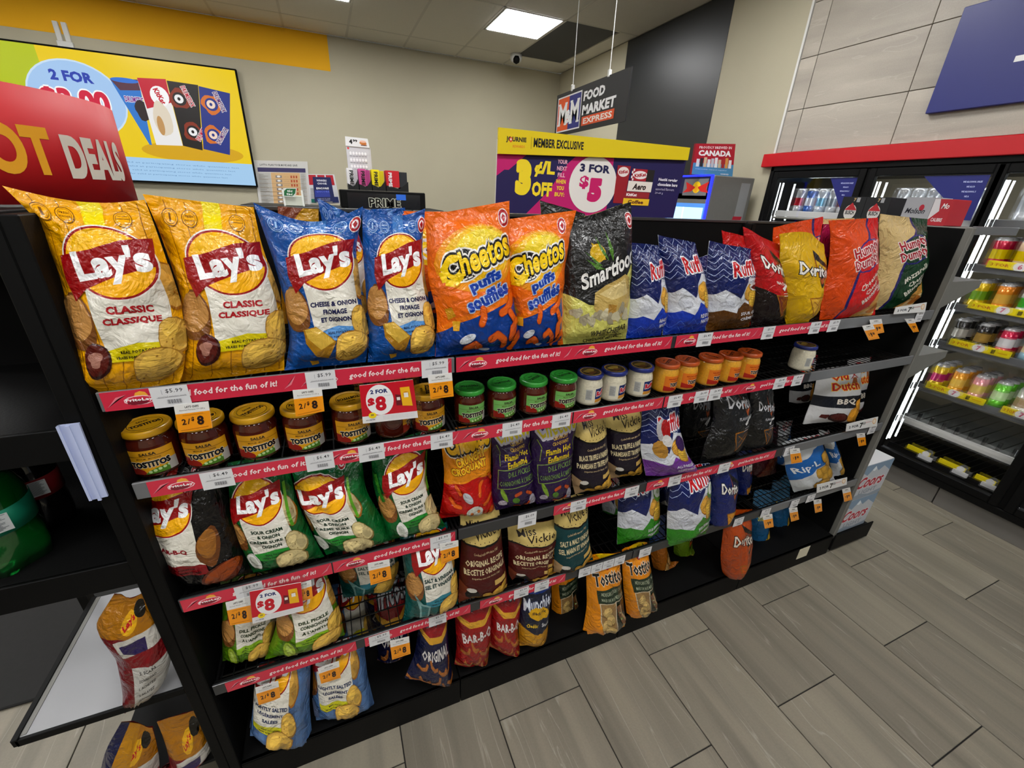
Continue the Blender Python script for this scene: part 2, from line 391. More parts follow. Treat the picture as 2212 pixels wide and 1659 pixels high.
# ceiling: grid lines along x every .64, along y every 1.27
gx = [2.385 - .64 * k for k in range(14)]; gy = [4.58 + 1.27 * k for k in range(-7, 2)]
mb = MB(); mb.box((-6, -5, ZC + .012), (4.2, YT, ZC + .1)); ceil = struct('ceiling', mb, 'grid_metal')
cw = WORLD['ceiling']
lamp_cells = [(ix, iy) for ix in (2.385 - .64, 2.385 - .64 * 4, 2.385 - .64 * 7, 2.385 - .64 * 10) for iy in (4.58, 4.58 - 2.54, 4.58 - 5.08, 4.58 - 7.62)]
xs = sorted(gx + [3.025 + .213]); ys = sorted([g for g in gy if g < 6.2] + [YT])
for a, b in zip(xs[:-1], xs[1:]):
    for c, d in zip(ys[:-1], ys[1:]):
        lampy = [l for l in lamp_cells if abs(l[0] - a) < .05 and abs(l[1] - c) < .05]
        if a < -4 or c < -3.2: continue
        dark = abs(a - 2.385) < .05 and abs(c - 4.58) < .05
        y0 = c
        if lampy: y0 = c + .64
        t = MB(); x1 = min(b, 3.005) if dark else b
        t.box((a + .012, y0 + .012, ZC), (x1 - .012, d - .012, ZC + .012))
        t.build('ceiling_tile', 'grey_tile' if dark else 'ceiling_tile', ceil)
        if dark and b > x1 + .03:
            t = MB(); t.box((x1 + .012, y0 + .012, ZC), (b - .012, d - .012, ZC + .012)); t.build('ceiling_tile', 'ceiling_tile', ceil)
mb = MB()
for g in gx: mb.box((g - .012, -3.5, ZC - .001), (g + .012, YT, ZC + .012))
for g in gy:
    if g < YT: mb.box((-4.2, g - .012, ZC - .001), (XR, g + .012, ZC + .012))
mb.build('grid', 'grid_metal', ceil)
k = 0
for lx, ly in lamp_cells:
    k += 1
    where = {1: 'over the far back counter', 0: 'over the aisle'}[1 if ly > 4 else 0]
    r = root('ceiling_light', (lx + .32, ly + .32, ZC), ['square white ceiling light glowing beside the dark grey ceiling tile', 'square white ceiling light cut off at the top edge above the television'][0 if lx > 1 else 1] if ly > 4 and lx > -1 else 'square white ceiling light outside the view over the aisle', 'light', 'square ceiling lights')
    MB().box((lx + .02, ly + .02, ZC - .004), (lx + .62, ly + .62, ZC + .012)).build('frame', 'white_plastic', r)
    MB().box((lx + .035, ly + .035, ZC - .008), (lx + .605, ly + .605, ZC - .004)).build('diffuser', 'light_diffuser', r)
# painted bands
mb = MB(); mb.box((-6, YT - .003, 2.86), (.26, YT, ZC - .002)); tag(mb.build('trim_1', 'yellow_paint'), kind='structure')
mb = MB(); mb.box((XR - .003, 3.345, 0), (XR, 4.755, ZC - .002)); tag(mb.build('trim_2', 'dark_paint'), kind='structure')
# stone panels over the coolers
ysp = [2.605, 2.481, 1.842, 1.203, .564, -.075, -.714]; zsp = [2.0, 2.272, 2.5835, 2.895, ZC]
for a, b in zip(ysp[1:], ysp[:-1]):
    for c, d in zip(zsp[:-1], zsp[1:]):
        t = MB(); t.box((XR - .012, a + .002, c + .002), (XR + .0, b - .002, d - .002), .0015)
        t.build('wall_panel', 'wall_stone', bulk)
mb = MB(); mb.box((XR - .02, 2.606, 2.0), (XR + .0, 2.622, ZC)); tag(mb.build('trim_3', 'white_plastic'), kind='structure')
# blue wall sign with a white serif letter
z0, z1 = 2.138, 2.61
r = root('wall_sign', (XR - .04, 1.0, z0), 'dark blue wall sign with a white serif letter above the drink coolers', 'sign')
MB().box((XR - .045, .3, z0), (XR - .013, 1.70, z1), .003).build('board', 'blue_sign', r)
A2 = Art(140, 47.2); A2.rect(29.5, 17.7, 48, 20.2, '#f0f0f0').rect(34.5, 17.7, 43, 40, '#f0f0f0').rect(29.5, 38, 48, 40.5, '#f0f0f0')
art_on_quad('lettering', A2, [(XR - .046, 1.70, z1), (XR - .046, .3, z1), (XR - .046, .3, z0), (XR - .046, 1.70, z0)], 'print', r)

# ---------------------------------------------------------------- television on the back wall
yt = YT - .06
tl, tr_, br_, bl_ = [PY(p, yt) for p in ((-60, 80), (510, 150), (556, 405), (-60, 384))]
tx0, tx1, tz0, tz1 = -2.75, tr_[0], 1.600, 2.752
tv = root('television', ((tx0 + tx1) / 2, yt, tz0), 'large wall television showing a yellow ice cream offer screen', 'television')
MB().box((tx0, yt, tz0), (tx1, YT - .015, tz1), .004).build('bezel', 'black_flat', tv)
W_ = (tx1 - tx0) * 100; Hh = (tz1 - tz0) * 100
A = Art(W_, Hh); m_ = 1.6
A.rect(m_, m_, W_ - m_, Hh - m_, '#f2cf00').rect(m_, Hh * .62, 42, Hh - m_, '#b9c80a')
def tvp(px, py): q = PY((px, py), yt); return ((q[0] - tx0) * 100, (q[2] - tz0) * 100)
a0, a1 = tvp(420, 330); A.ell(a0, a1, 47, 9.5, '#dba800', 30)
A.rect(m_, m_, W_ - m_, 24, '#a9d2f5')
a0, a1 = tvp(170, 215); A.ell(a0, a1, 38, 33, '#cfe6fb', 36).ell(a0, a1, 36.6, 31.6, '#a8cdf6', 36)
A.text('2 FOR', a0 + 0, a1 + 19, w=33, h=9, c='#1e3cb0', bold=.05)
A.text('$3.00', a0 - 2, a1 - 1, w=52, h=19, c='#d60a3a', bold=.06, outline=((.05, '#ffffff'),))
for k in range(4): A.text('offer valid at participating stores while quantities last', 130, 19 - 3.6 * k, w=120 - 9 * k, h=1.6, c='#5d86b5', bold=0)
c0 = tvp(237, 170); c1 = tvp(299, 172); c2 = tvp(326, 313)
A.poly([c0, c1, (c2[0] + 1, c2[1]), (c2[0] - 1, c2[1])], '#2c79d0')
A.poly([c0, c1, (c1[0] + 3, c1[1] - 9), (c0[0] + 6, c0[1] - 9)], '#5a3140'); A.ell((c0[0] + c1[0]) / 2, c0[1], 11.5, 2.2, '#2f74d6')
A.text('DRUMSTICK', (c0[0] + c1[0]) / 2 + 5, c0[1] - 16, w=18, h=5, c='#7d1d8b', bold=.05, outline=((.06, '#ffffff'),)); A.ell(c1[0] - 2, c1[1] - 27, 7.5, 9, '#2c1d1d', wob=.1)
A.poly([tvp(296, 168), tvp(358, 171), tvp(395, 315), tvp(338, 313)], '#f2f0ee'); A.poly([tvp(296, 168), tvp(358, 171), tvp(370, 222), tvp(318, 235)], '#c8102e')
q = tvp(345, 208); A.ell(q[0], q[1], 8, 9, '#ffffff').text('KitKat', q[0], q[1], w=14, h=5, c='#c8102e', bold=.05, rot=-70)
q = tvp(352, 258); A.ell(q[0], q[1], 8, 16, '#e6d9c3', wob=.05).ell(q[0] - 3, q[1] - 6, 3, 9, '#c79659')
for (p0, p1, p2, p3), bg, b2, nut in ((((360, 174), (428, 184), (438, 325), (396, 315)), '#17100f', '#8a2d12', '#f3f3f3'), (((429, 186), (497, 202), (497, 335), (440, 322)), '#1c2f86', '#d8701c', '#f6dcc8')):
    A.poly([tvp(*p0), tvp(*p1), tvp(*p2), tvp(*p3)], bg)
    for (x, y) in ((p0[0] + 28, p0[1] + 40), (p3[0] + 22, p3[1] - 30)):
        q = tvp(x, y); A.ell(q[0], q[1], 9, 9, b2, wob=.1).ell(q[0], q[1], 6, 6, bg).ell(q[0] - .5, q[1], 4, 4, nut).ell(q[0] - .5, q[1], 1.4, 1.6, bg)
        A.text('DRUMSTICK', q[0] + 8, q[1] + (3 if y < 260 else 0), w=19, h=4.4, c='#5c1266' if b2 == '#d8701c' else '#c01030', rot=-72 if y < 260 else 55, bold=.05, outline=((.07, '#ffffff'),))
art_on_quad('screen_picture', A, [(tx0, yt - .001, tz1), (tx1, yt - .001, tz1), (tx1, yt - .001, tz0), (tx0, yt - .001, tz0)], 'screen', tv)
r = root('cable_bracket', (-2.1, YT, 2.76), 'pair of white cable covers on the wall above the television', 'bracket')
for a, b in (((117, 45), (126, 92)), ((136, 48), (150, 100))):
    p, q = PY(a, YT - .02), PY(b, YT - .02); MB().box((p[0] - .02, YT - .03, q[2]), (p[0] + .02, YT, p[2]), .004).build('cover', 'white_plastic', r)
p, q = PY((128, 88), YT - .02), PY((155, 101), YT - .02); MB().box((p[0] - .02, YT - .035, q[2] - .02), (q[0] + .02, YT, p[2]), .004).build('base', 'white_plastic', r)
# dome camera
p = PZ((1115, 124), ZC - .03)
r = root('security_camera', (p[0], p[1], ZC), 'small white dome security camera on the ceiling near the corner', 'camera')
MB().lathe((p[0], p[1], ZC - .09), [(.03, 0), (.062, .02), (.072, .05), (.07, .09)], 20).build('housing', 'white_plastic', r)
MB().lathe((p[0] - .012, p[1] - .04, ZC - .105), [(.008, 0), (.035, .015), (.042, .045), (.035, .075)], 18).build('lens_dome', 'black_steel', r)

# ---------------------------------------------------------------- hanging sign
xm = 2.0
q = [PX(p, xm) for p in ((1202.5, 208), (1364, 144), (1348, 267), (1199, 290))]
ya, yb, za, zb = 3.915, 2.865, 2.441, 2.128
A = Art(105, 31.3); A.rect(3, 2.5, 43, 28.5, '#e8e8e8').rect(4, 3.5, 23, 27.5, '#e8560f').rect(23, 3.5, 42, 27.5, '#232a7d')
A.text('M', 12.8, 15.5, h=15.5, w=14, c='#f4f4f4', bold=.045).text('&', 23.2, 13, h=10, c='#f4f4f4', bold=.05).text('M', 33, 15.5, h=15.5, w=14, c='#f4f4f4', bold=.045)
for x in (7, 18.5, 27.5, 38.7):
    A.rect(x - 2.4, 7.2, x + 2.4, 8.6, '#f4f4f4'); A.rect(x - 2.2, 22.4, x + 2, 23.8, '#f4f4f4')
A.text('FOOD', 61, 23.5, h=6.5, w=30, c='#f4f4f4', bold=.06, shear=.05).text('MARKET', 68.5, 14.2, h=6.8, w=46, c='#f4f4f4', bold=.06, shear=.05)
A.rect(46, 3.4, 91, 9.6, '#e2521a').text('EXPRESS', 68.5, 6.5, h=4, w=40, c='#f0e6dd', bold=.03)
r = board('hanging_sign', [(xm, ya, za), (xm, yb, za), (xm, yb, zb), (xm, ya, zb)], .012, A, 'black hanging sign reading FOOD MARKET EXPRESS with an orange and blue square', 'sign', colour='#1f1f20')
for px, py, tx in ((1237, 195, 1247), (1316, 166, 1333)):
    p = PX((px, py), xm + .006); MB().tube((p[0], p[1], za), (p[0], p[1] + .02, ZC), .003).build('wire', 'white_plastic', r)
    MB().box((p[0] - .012, p[1] - .012, za - .01), (p[0] + .012, p[1] + .012, za + .035), .003).build('clip', 'white_plastic', r)
    MB().tube((p[0], p[1] + .02, ZC - .05), (p[0], p[1] + .02, ZC), .012).build('hook', 'grid_metal', r)

# ---------------------------------------------------------------- drink coolers along the right wall
XF = XR - .02
cool = root('drink_cooler', (XR + .35, .9, 0), 'long black glass-door drink cooler under a red fascia', 'cooler')
doors = [(2.52, 1.95), (1.85, 1.30), (1.249, .704), (.60, .05)]
MB().box((XR + .78, -.2, .124), (XR + .82, 2.6, 1.99)).build('back_wall', 'cooler_back', cool)
MB().box((XR, 2.56, .124), (XR + .8, 2.60, 1.99)).build('side_wall', 'black_steel', cool)
MB().box((XR, -.2, .124), (XR + .8, -.16, 1.99)).build('side_wall', 'black_steel', cool)
MB().box((XR, -.2, .124), (XR + .8, 2.6, .19)).build('bottom', 'black_steel', cool)
MB().box((XR, -.2, 1.86), (XR + .8, 2.6, 1.99)).build('top', 'black_steel', cool)
fr = MB(); fr.box((XR - .03, -.2, 1.875), (XR + .03, 2.6, 1.91), .004); fr.box((XR - .03, -.2, .128), (XR + .03, 2.6, .17), .004)
yy = [2.6, 1.90, 1.276, .652, .02, -.2]
for y in yy[1:-1]: fr.box((XR - .02, y - .018, .17), (XR + .02, y + .018, 1.875), .004)
fr.box((XR - .03, 2.57, .13), (XR + .03, 2.6, 1.91), .004)
fr.build('frame', 'black_steel', cool)
for i, (ya_, yb_) in enumerate(doors):
    t = MB(); e = .04
    t.box((XR - .035, yb_ - e, .172), (XR + .0, yb_, 1.872), .004).box((XR - .035, ya_, .172), (XR, ya_ + e, 1.872), .004)
    t.box((XR - .035, yb_, 1.828), (XR, ya_, 1.872), .004).box((XR - .035, yb_, .172), (XR, ya_, .218), .004)
    dr = t.build('door', 'black_steel', cool)
    MB().box((XR - .02, yb_, .218), (XR - .014, ya_, 1.828)).build('glass_pane', 'glass', dr)
    MB().box((XR - .075, ya_ + .012 if i % 2 else yb_ - .03, .8), (XR - .055, ya_ + .03 if i % 2 else yb_ - .012, 1.3), .004).build('handle', 'black_steel', dr)
    MB().box((XR + .09, yb_ + .03, 1.845), (XR + .12, ya_ - .03, 1.857)).build('added_fill_bar', 'led', cool)  # unseen glowing bar, added to brighten the cooler interior from above
    for y in (ya_ + .012, yb_ - .012): MB().box((XR + .06, y - .004, .25), (XR + .066, y + .004, 1.8)).build('light_strip', 'led', cool)
    for z in ([1.40, 1.18, .96, .68, .45] if i >= 2 else [1.625, 1.38, 1.12, .85, .6, .4]) + ([1.60] if i == 3 else []) + ([1.63] if i == 2 else []):
        white = (z == .45 or i < 2)
        sh = MB().box((XR + .07, yb_ - .01, z - .045), (XR + .7, ya_ + .01, z - .03)).build('shelf', 'cooler_inner' if white else 'wire', cool)
        MB().box((XR + .055, yb_ - .012, z - .06), (XR + .068, ya_ + .012, z - .018), .002).build('price_channel', 'white_plastic' if white else 'channel', sh)
        if z == .45:
            g = MB()
            for k in range(9):
                y = yb_ + .03 + k * .062
                g.tube((XR + .09, y, z - .02), (XR + .6, y, z - .02), .003, 5); g.box((XR + .07, y - .004, z - .03), (XR + .085, y + .012, z + .03), .002)
            tag(g.build('can_guide', 'wire', sh), kind='stuff')
    g = MB()
    for k in range(16): g.tube((XR + .08, yb_ + .02 + k * .035, .215), (XR + .7, yb_ + .02 + k * .035, .215), .0025, 5)
    g.box((XR + .05, yb_, .19), (XR + .065, ya_, .235)); tag(g.build('bottom_grille', 'wire', cool), kind='stuff')
MB().box((XR - .045, -.6, 1.908), (XR + .02, 2.685, 1.998), .004).build('fascia', 'red_paint', cool)
# yellow offer labels on the shelf fronts
def offer(y0, y1, z, txt, rnd, lab):
    r = root('offer_label', (XR + .05, (y0 + y1) / 2, z), lab, 'price label', 'yellow offer labels in the cooler')
    MB().col('#f2dc00').box((XR + .044, y1, z), (XR + .05, y0, z + .038), .002).build('strip', 'print', r)
    A = Art((y0 - y1) * 100, 3.8); wd = (y0 - y1) * 100
    A.text('3 FOR', wd * .2, 1.9, w=wd * .28, h=1.6, c='#b8321a', bold=.04)
    A.ell(wd * .5, 1.9, 2.7, 2.4, '#f2f2f2').text(rnd, wd * .5, 1.9, h=2.6, c='#c81a5a', bold=.06)
    A.rect(wd * .7, .8, wd * .76, 3, '#2a1a10').rect(wd * .8, 1.6, wd * .95, 2.2, '#d8a000')
    art_on_quad('lettering', A, [(XR + .0435, y0, z + .038), (XR + .0435, y1, z + .038), (XR + .0435, y1, z), (XR + .0435, y0, z)], 'print', r)
for y0, y1, z, rn, lab in ((1.19, .93, 1.372, '6', 'yellow offer label on the highest visible shelf front of the right cooler door'), (1.185, .90, 1.15, '7', 'yellow three for 7 label on the second shelf down behind the right cooler glass'),
        (1.19, .93, .932, '7', 'yellow three for 7 label under the black and gold cans'), (1.2, .93, .652, '7', 'yellow three for 7 label under the yellow and pink cans'), (.86, .70, .652, '7', 'yellow offer label under the white can at the right edge')):
    offer(y0, y1, z, '3 FOR', rn, lab)
for y0, y1, lab in ((1.15, 1.03, 'leftmost yellow offer tag in the cooler bottom'), (.985, .86, 'middle yellow offer tag in the cooler bottom'), (.815, .73, 'rightmost yellow offer tag in the cooler bottom')):
    r = root('offer_label', (XR + .03, (y0 + y1) / 2, .235), lab, 'price label', 'yellow offer labels in the cooler')
    MB().col('#f2dc00').box((XR + .04, y1, .245), (XR + .046, y0, .275), .003).build('strip', 'print', r)
    MB().col('#dcdcdc').box((XR + .036, y1 - .02, .222), (XR + .044, y1 + .05, .25), .002).build('price_sticker', 'print', r)
    MB().col('#efefef').tube((XR + .036, y1 + .02, .262), (XR + .04, y1 + .02, .262), .017, 14).build('round_sticker', 'print', r)
# cans
_can = {}
def can(x, y, z, c1, c2, lab, grp, tall=.155, r_=.031):
    key = (c1, c2, tall)
    if key not in _can:
        b = MB(); b.lathe((0, 0, 0), [(r_ * .8, 0), (r_, .008), (r_, tall * .3), (r_, tall * .3), (r_, tall * .62), (r_, tall * .62), (r_, tall - .016), (r_ * .84, tall - .003)], 16, cols=['#b8b8b8', c1, c1, c2, c2, c1, '#c8c8c8', '#c8c8c8'])
        l = MB().col('#c4c4c8'); l.lathe((0, 0, tall - .003), [(r_ * .84, 0), (r_ * .82, .003), (r_ * .74, .001)], 16); l.box((-.006, -.012, tall), (.006, .006, tall + .002))
        _can[key] = (b.mesh('can_body', 'can_metal'), l.mesh('can_lid', 'can_metal'))
    o = root('drink_can', (x, y, z), lab, 'can', grp); link('can_body', _can[key][0], o); link('can_lid', _can[key][1], o)
rows = {1.372: [('#c9143c', '#f3d400', 'red and yellow'), ('#e7c6a0', '#f0d000', 'cream and yellow'), ('#e85a20', '#ffe060', 'orange'), ('#d02020', '#f3d400', 'red banded'), ('#f0f0f0', '#f3d400', 'white banded')],
        1.150: [('#f0c800', '#7cae20', 'yellow and green'), ('#f08c18', '#f2b84a', 'orange'), ('#e8f2e4', '#3dbb35', 'white and green'), ('#e04060', '#f6a0a0', 'pink'), ('#f6f6f6', '#60a8d8', 'white')],
        .932: [('#26221f', '#c9c2b4', 'black and silver'), ('#1e1b19', '#b08a3c', 'black and gold'), ('#d61448', '#f4f0f0', 'crimson'), ('#9fd0e8', '#f0e0b0', 'pale blue'), ('#f0c400', '#ffffff', 'yellow')],
        .652: [('#f2cc10', '#d02870', 'yellow and magenta'), ('#f2a010', '#f6c850', 'orange'), ('#f0a0a8', '#e6c860', 'pink'), ('#66cc22', '#d0f0b0', 'green'), ('#e8e4dc', '#b89a70', 'white'), ('#f0f0f0', '#b8d8e8', 'pale')]}
names_ = {1.372: 'on the upper shelf', 1.150: 'on the second shelf', .932: 'on the third shelf', .652: 'on the fourth shelf'}
for z, cs in rows.items():
    for i, (a, b, nm) in enumerate(cs):
        for dpt in range(3):
            y = 1.185 - i * (.092 if z == .652 else .098); 
            lab = f'{nm} can {names_[z]} behind right cooler glass, ' + ('front', 'second', 'third')[dpt] + ' in line'
            can(XR + .105 + dpt * .07, y, z - .002, a, b, lab, 'cans behind the right cooler door')
for i, (a, b, nm) in enumerate([('#d8d8d8', '#c01828', 'white and red'), ('#1f5fc0', '#dfe8f4', 'blue'), ('#e8f0f4', '#58b0d8', 'white and pale blue'), ('#c8ccd0', '#8a8e94', 'silver'), ('#e0e0e0', '#c02030', 'silver with red top')]):
    can(XR + .12, 2.40 - i * .082, 1.597, a, b, f'{nm} tall can on the upper shelf of the left cooler door', 'cans behind the left cooler door', .165, .034)
for i in range(6):
    can(XR + .12, 1.735 - i * .078, 1.597, '#dcdfe2', '#f2f2f2' if i % 2 else '#c2c6ca', ('first', 'second', 'third', 'fourth', 'fifth', 'sixth')[i] + ' white tall can from the left behind the middle cooler glass', 'white cans behind the middle cooler door', .168, .034)
for i in range(5):
    can(XR + .12, 1.17 - i * .095, 1.602, '#e4e6ea', '#c8ccd2', ('first', 'second', 'third', 'fourth', 'fifth')[i] + ' pale can from the left on the topmost shelf behind the right cooler glass', 'pale cans at the top of the right cooler door', .17, .034)
# blue corner stickers on door glass
for ya_, yb_, lab in ((2.13, 1.95, 'blue corner notice on the left cooler door glass'), (1.60, 1.31, 'blue corner notice on the middle cooler door glass')):
    x = XR - .022; r = root('notice_sticker', (x, yb_, 1.6), lab, 'sticker', 'blue notices on the cooler doors')
    MB().prism([(x, ya_, 1.822), (x, yb_, 1.822), (x, yb_, 1.60), (x, yb_ + .03, 1.60)], (.001, 0, 0)).build('sheet', 'blue_sign', r)
    A = Art(20, 20)
    for k, wd in enumerate((8, 3.5, 6, 2)): A.text('WE ALCOHOL SALES'[:int(wd * 2)], 14, 17 - k * 2.4, w=wd, h=.9, c='#c9d2ff', bold=.03)
    art_on_quad('lettering', A, [(x - .001, yb_ + .2, 1.82), (x - .001, yb_, 1.82), (x - .001, yb_, 1.62), (x - .001, yb_ + .2, 1.62)], 'print', r)
for k in range(4):
    y1 = 2.63 - .86 * (k + 1); mb = MB(); mb.box((XR - .0, max(y1, -.8) + .003, 0), (XR + .05, 2.63 - .86 * k - .003, .118), .002); mb.build('kick_tile', 'baseboard_tile', cool)
MB().box((XR - .004, -.8, .118), (XR + .05, 2.63, .126)).build('kick_trim', 'grey_steel', cool)

# ---------------------------------------------------------------- small branded fridge by the right wall, sign on top
fx0, fx1, fy0, fy1, fz = 2.70, 3.14, 2.66, 3.10, 1.827
r = root('small_fridge', ((fx0 + fx1) / 2, (fy0 + fy1) / 2, 0), 'silver glass-door mini fridge with blue glowing edges and bull emblem', 'fridge')
MB().box((fx0 + .02, fy0, 0), (fx1, fy1, fz), .006).build('cabinet', 'grey_steel', r)
MB().box((fx0, fy0 + .004, .05), (fx0 + .02, fy1 - .004, 1.70)).build('door_frame', 'grey_steel', r)
A = Art(44, 122); A.rect(1, 1, 43, 121, '#3f74b8').rect(3, 4, 41, 118, '#a8d4f4')
for z in (8, 34, 60, 86): A.rect(3, z, 41, z + 1.2, '#e9fbff')
for z in (10, 36, 62, 88):
    for x in (8, 15, 22, 29, 36): A.rect(x - 2.2, z, x + 2.2, z + 13, '#cfe0ee').ell(x, z + 7, 1.8, 2.4, '#d98a5a')
A.rect(20, 4, 20.8, 118, '#e9ffff')
art_on_quad('door_glass', A, [(fx0 - .001, fy1, 1.64), (fx0 - .001, fy0, 1.64), (fx0 - .001, fy0, .42), (fx0 - .001, fy1, .42)], 'fridge_light', r)
MB().col('#14184a').box((fx0, fy0 + .005, 1.66), (fx0 + .02, fy1 - .005, fz)).build('header', 'print', r)
A = Art(44, 16); A.rect(16, 2, 41, 14, '#7c7c80').ell(30, 8, 4.2, 4.2, '#ffd400').poly([(29, 8), (18, 12), (20, 7), (16, 4), (25, 5)], '#e0201c').poly([(31, 8), (42, 12), (40, 7), (43, 4), (35, 5)], '#e0201c').ell(30, 7, 1.8, 3, '#ffb000')
art_on_quad('emblem', A, [(fx0 - .001, fy1, fz - .004), (fx0 - .001, fy0, fz - .004), (fx0 - .001, fy0, 1.665), (fx0 - .001, fy1, 1.665)], 'print', r)
MB().box((fx0 - .004, fy0 - .002, .1), (fx0 + .012, fy0 + .012, fz)).box((fx0 - .004, fy0, fz - .008), (fx0 + .01, fy1, fz + .004)).build('glow_edge', 'blue_led', r)
A = Art(44, 60); A.rect(30, 8, 40, 58, '#8f9090')
for k in range(2): A.poly([(29 - k, 34 - 7 * k), (39 - k, 34 - 7 * k), (38.2 - k, 30 - 7 * k), (28.2 - k, 30 - 7 * k)], '#b01830')
A.ell(34, 17, 4.5, 5, '#b01830').ell(33, 17.5, 2, 2.6, '#8f9090')
for k in range(7): A.poly([(14 + 2 * k, 15.4), (15.2 + 2 * k, 15.4), (14.7 + 2 * k, 13), (13.5 + 2 * k, 13)], '#1a1a1a')
art_on_quad('side_lettering', A, [(fx0 + .02, fy0 - .001, fz - .02), (fx1, fy0 - .001, fz - .02), (fx1, fy0 - .001, fz - .62), (fx0 + .02, fy0 - .001, fz - .62)], 'print', r)
q = [PY(p, 2.78) for p in ((1504, 310), (1589, 311), (1583, 378), (1494, 375))]
q[2][2] = q[3][2] = fz + .003
A = Art(44, 34); A.rect(0, 0, 44, 34, '#b5122b').rect(0, 0, 44, 13, '#4c93c4').text('PROUDLY BREWED IN', 22, 30, w=36, h=2.8, c='#f4dede', bold=.04).text('CANADA', 22, 24, w=36, h=6, c='#ffffff', bold=.06)
for k in range(10): A.rect(3 + k * 3.9, 9, 6.2 + k * 3.9, 17.5 + (k % 3), ['#e6e6e6', '#2a2a30', '#e0c8a0', '#f0f0f0', '#cfcfd6', '#f4f4f4', '#d0c0a0', '#b03030', '#e0a050', '#f2f2f2'][k])
A.text('responsibly enjoyed together', 20, 6.4, w=34, h=1.1, c='#dcefff', bold=.02).text('RESERVED', 35, 2.6, w=9, h=1.3, c='#ffffff', bold=.04)
board('counter_sign', q, .02, A, 'red and blue sign reading PROUDLY BREWED IN CANADA on the mini fridge', 'sign', colour='#8c0f20')

# ---------------------------------------------------------------- chip shelving (gondola), four units
YF, YB = .88, 1.30
SX = [-.405, .235, .886, 1.545, 2.185]
DZ = {1: 1.262, 2: 1.070, 3: .754, 4: .449}                       # deck heights; channels stand .012 proud of them
CH = .037
unit_lab = ['leftmost unit of the black chip shelving, holding the yellow and blue bags', 'second unit from the left of the black chip shelving, holding the orange puff bags', 'third unit from the left of the chip shelving, holding the orange-lid jars', 'rightmost unit of the black chip shelving, with grey rails and empty space']
units = []; shelves = {}
for s in range(4):
    x0, x1 = SX[s], SX[s + 1]
    u = root('shelving_unit', ((x0 + x1) / 2, 1.1, 0), unit_lab[s], 'shelf', 'units of the chip shelving'); units.append(u)
    MB().box((x0 + .002, YB, .03), (x1 - .002, YB + .02, 1.56), .002).build('back_panel', 'black_flat', u)
    MB().box((x0 + .002, YB - .004, 1.556), (x1 - .002, YB + .03, 1.566), .002).build('top_cap', 'dark_channel', u)
    MB().box((x0 + .0015, .868, .0), (x1 - .0015, .88, .118), .002).build('kick_plate', 'black_steel', u)
    MB().box((x0 + .0015, .868, .112), (x1 - .0015, YB, .118), .002).build('base_deck', 'black_steel', u)
    MB().box((x0 + .002, YB - .03, .118), (x0 + .02, YB, 1.556)).box((x1 - .02, YB - .03, .118), (x1 - .002, YB, 1.556)).build('upright', 'black_steel', u)
    for k, z in DZ.items():
        g = MB(); n = int((x1 - x0) / .026)
        for i in range(n): xx = x0 + .015 + i * (x1 - x0 - .03) / (n - 1); g.tube((xx, YF + .01, z - .004), (xx, YB - .01, z - .004), .0018, 4)
        for i in range(8): yy_ = YF + .03 + i * .052; g.tube((x0 + .01, yy_, z - .008), (x1 - .01, yy_, z - .008), .0022, 4)
        sh = MB().box((x0 + .003, YF + .002, z - .026), (x1 - .003, YF + .012, z + .008), .001).box((x0 + .003, YF, z - .03), (x0 + .008, YB, z - .002)).box((x1 - .008, YF, z - .03), (x1 - .003, YB, z - .002)).build('shelf', 'black_steel', u)
        tag(g.build('wire_grid', 'wire', sh), kind='stuff')
        MB().box((x0 + .002, YF - .005, z + .012 - CH), (x1 - .002, YF + .001, z + .012), .001).build('price_channel', 'channel' if (s == 3 or (s == 0 and k <= 2)) else 'dark_channel', sh)
        shelves[s, k] = sh
MB().box((-.43, .87, .0), (-.407, YB + .02, 1.56), .002).build('side_panel', 'black_steel', units[0])
MB().box((2.187, .895, .0), (2.199, YB + .02, 1.575), .002).build('side_panel', 'black_flat', units[3])
MB().box((2.187, .872, .0), (2.212, .895, 1.58), .002).build('end_upright', 'grey_steel', units[3])
MB().col('#cfc8b0').box(tuple(PY((1728, 1187), .8675)), tuple(PY((1742, 1200), .8655)), .0005).build('sticker', 'print', units[3])

def strip_art(wd, end=None):
    A = Art(wd, CH * 100); A.rect(0, 0, wd, CH * 100, '#cf2c44')
    A.poly([(.4, .6), (2.2, 2.2), (3.6, 2.9), (2.0, 2.5)], '#e8808c')
    A.poly([(wd - 2.6, .6), (wd - 1.2, 1.4), (wd - .2, 3.4), (wd - 1.4, 1.8)], '#e8808c')
    A.ell(5.6, 2.45, 1.0, .9, '#f0a83a').ell(5.2, 1.6, 2.3, .95, '#f4c8cc').ell(5.2, 1.6, 2.1, .78, '#cf2c44').ell(4.9, 1.2, 1.6, .5, '#7c1c2c')
    A.text('FritoLay', 5.2, 1.65, w=3.9, h=.75, c='#ffffff', bold=.07)
    A.text('good food for the fun of it!', (8.6 + wd - 3.2) / 2 + .3, 1.9, w=wd - 13.2, h=1.75, c='#f6dcdc', bold=.055, shear=.16)
    return A
def section(x): return max(0, min(3, sum(x > v for v in SX[1:4])))
strips = {1: [(213, 640), (640, 975), (985, 1238), (1238, 1453), (1462, 1640), (1640, 1808)],
          2: [(315, 700), (700, 993), (993, 1237), (1240, 1434), (1437, 1600), (1600, 1738)],
          3: [(388, 715), (718, 983), (1197, 1378), (1398, 1555), (1555, 1677)],
          4: [(485, 768), (787, 1016), (1037, 1222)]}
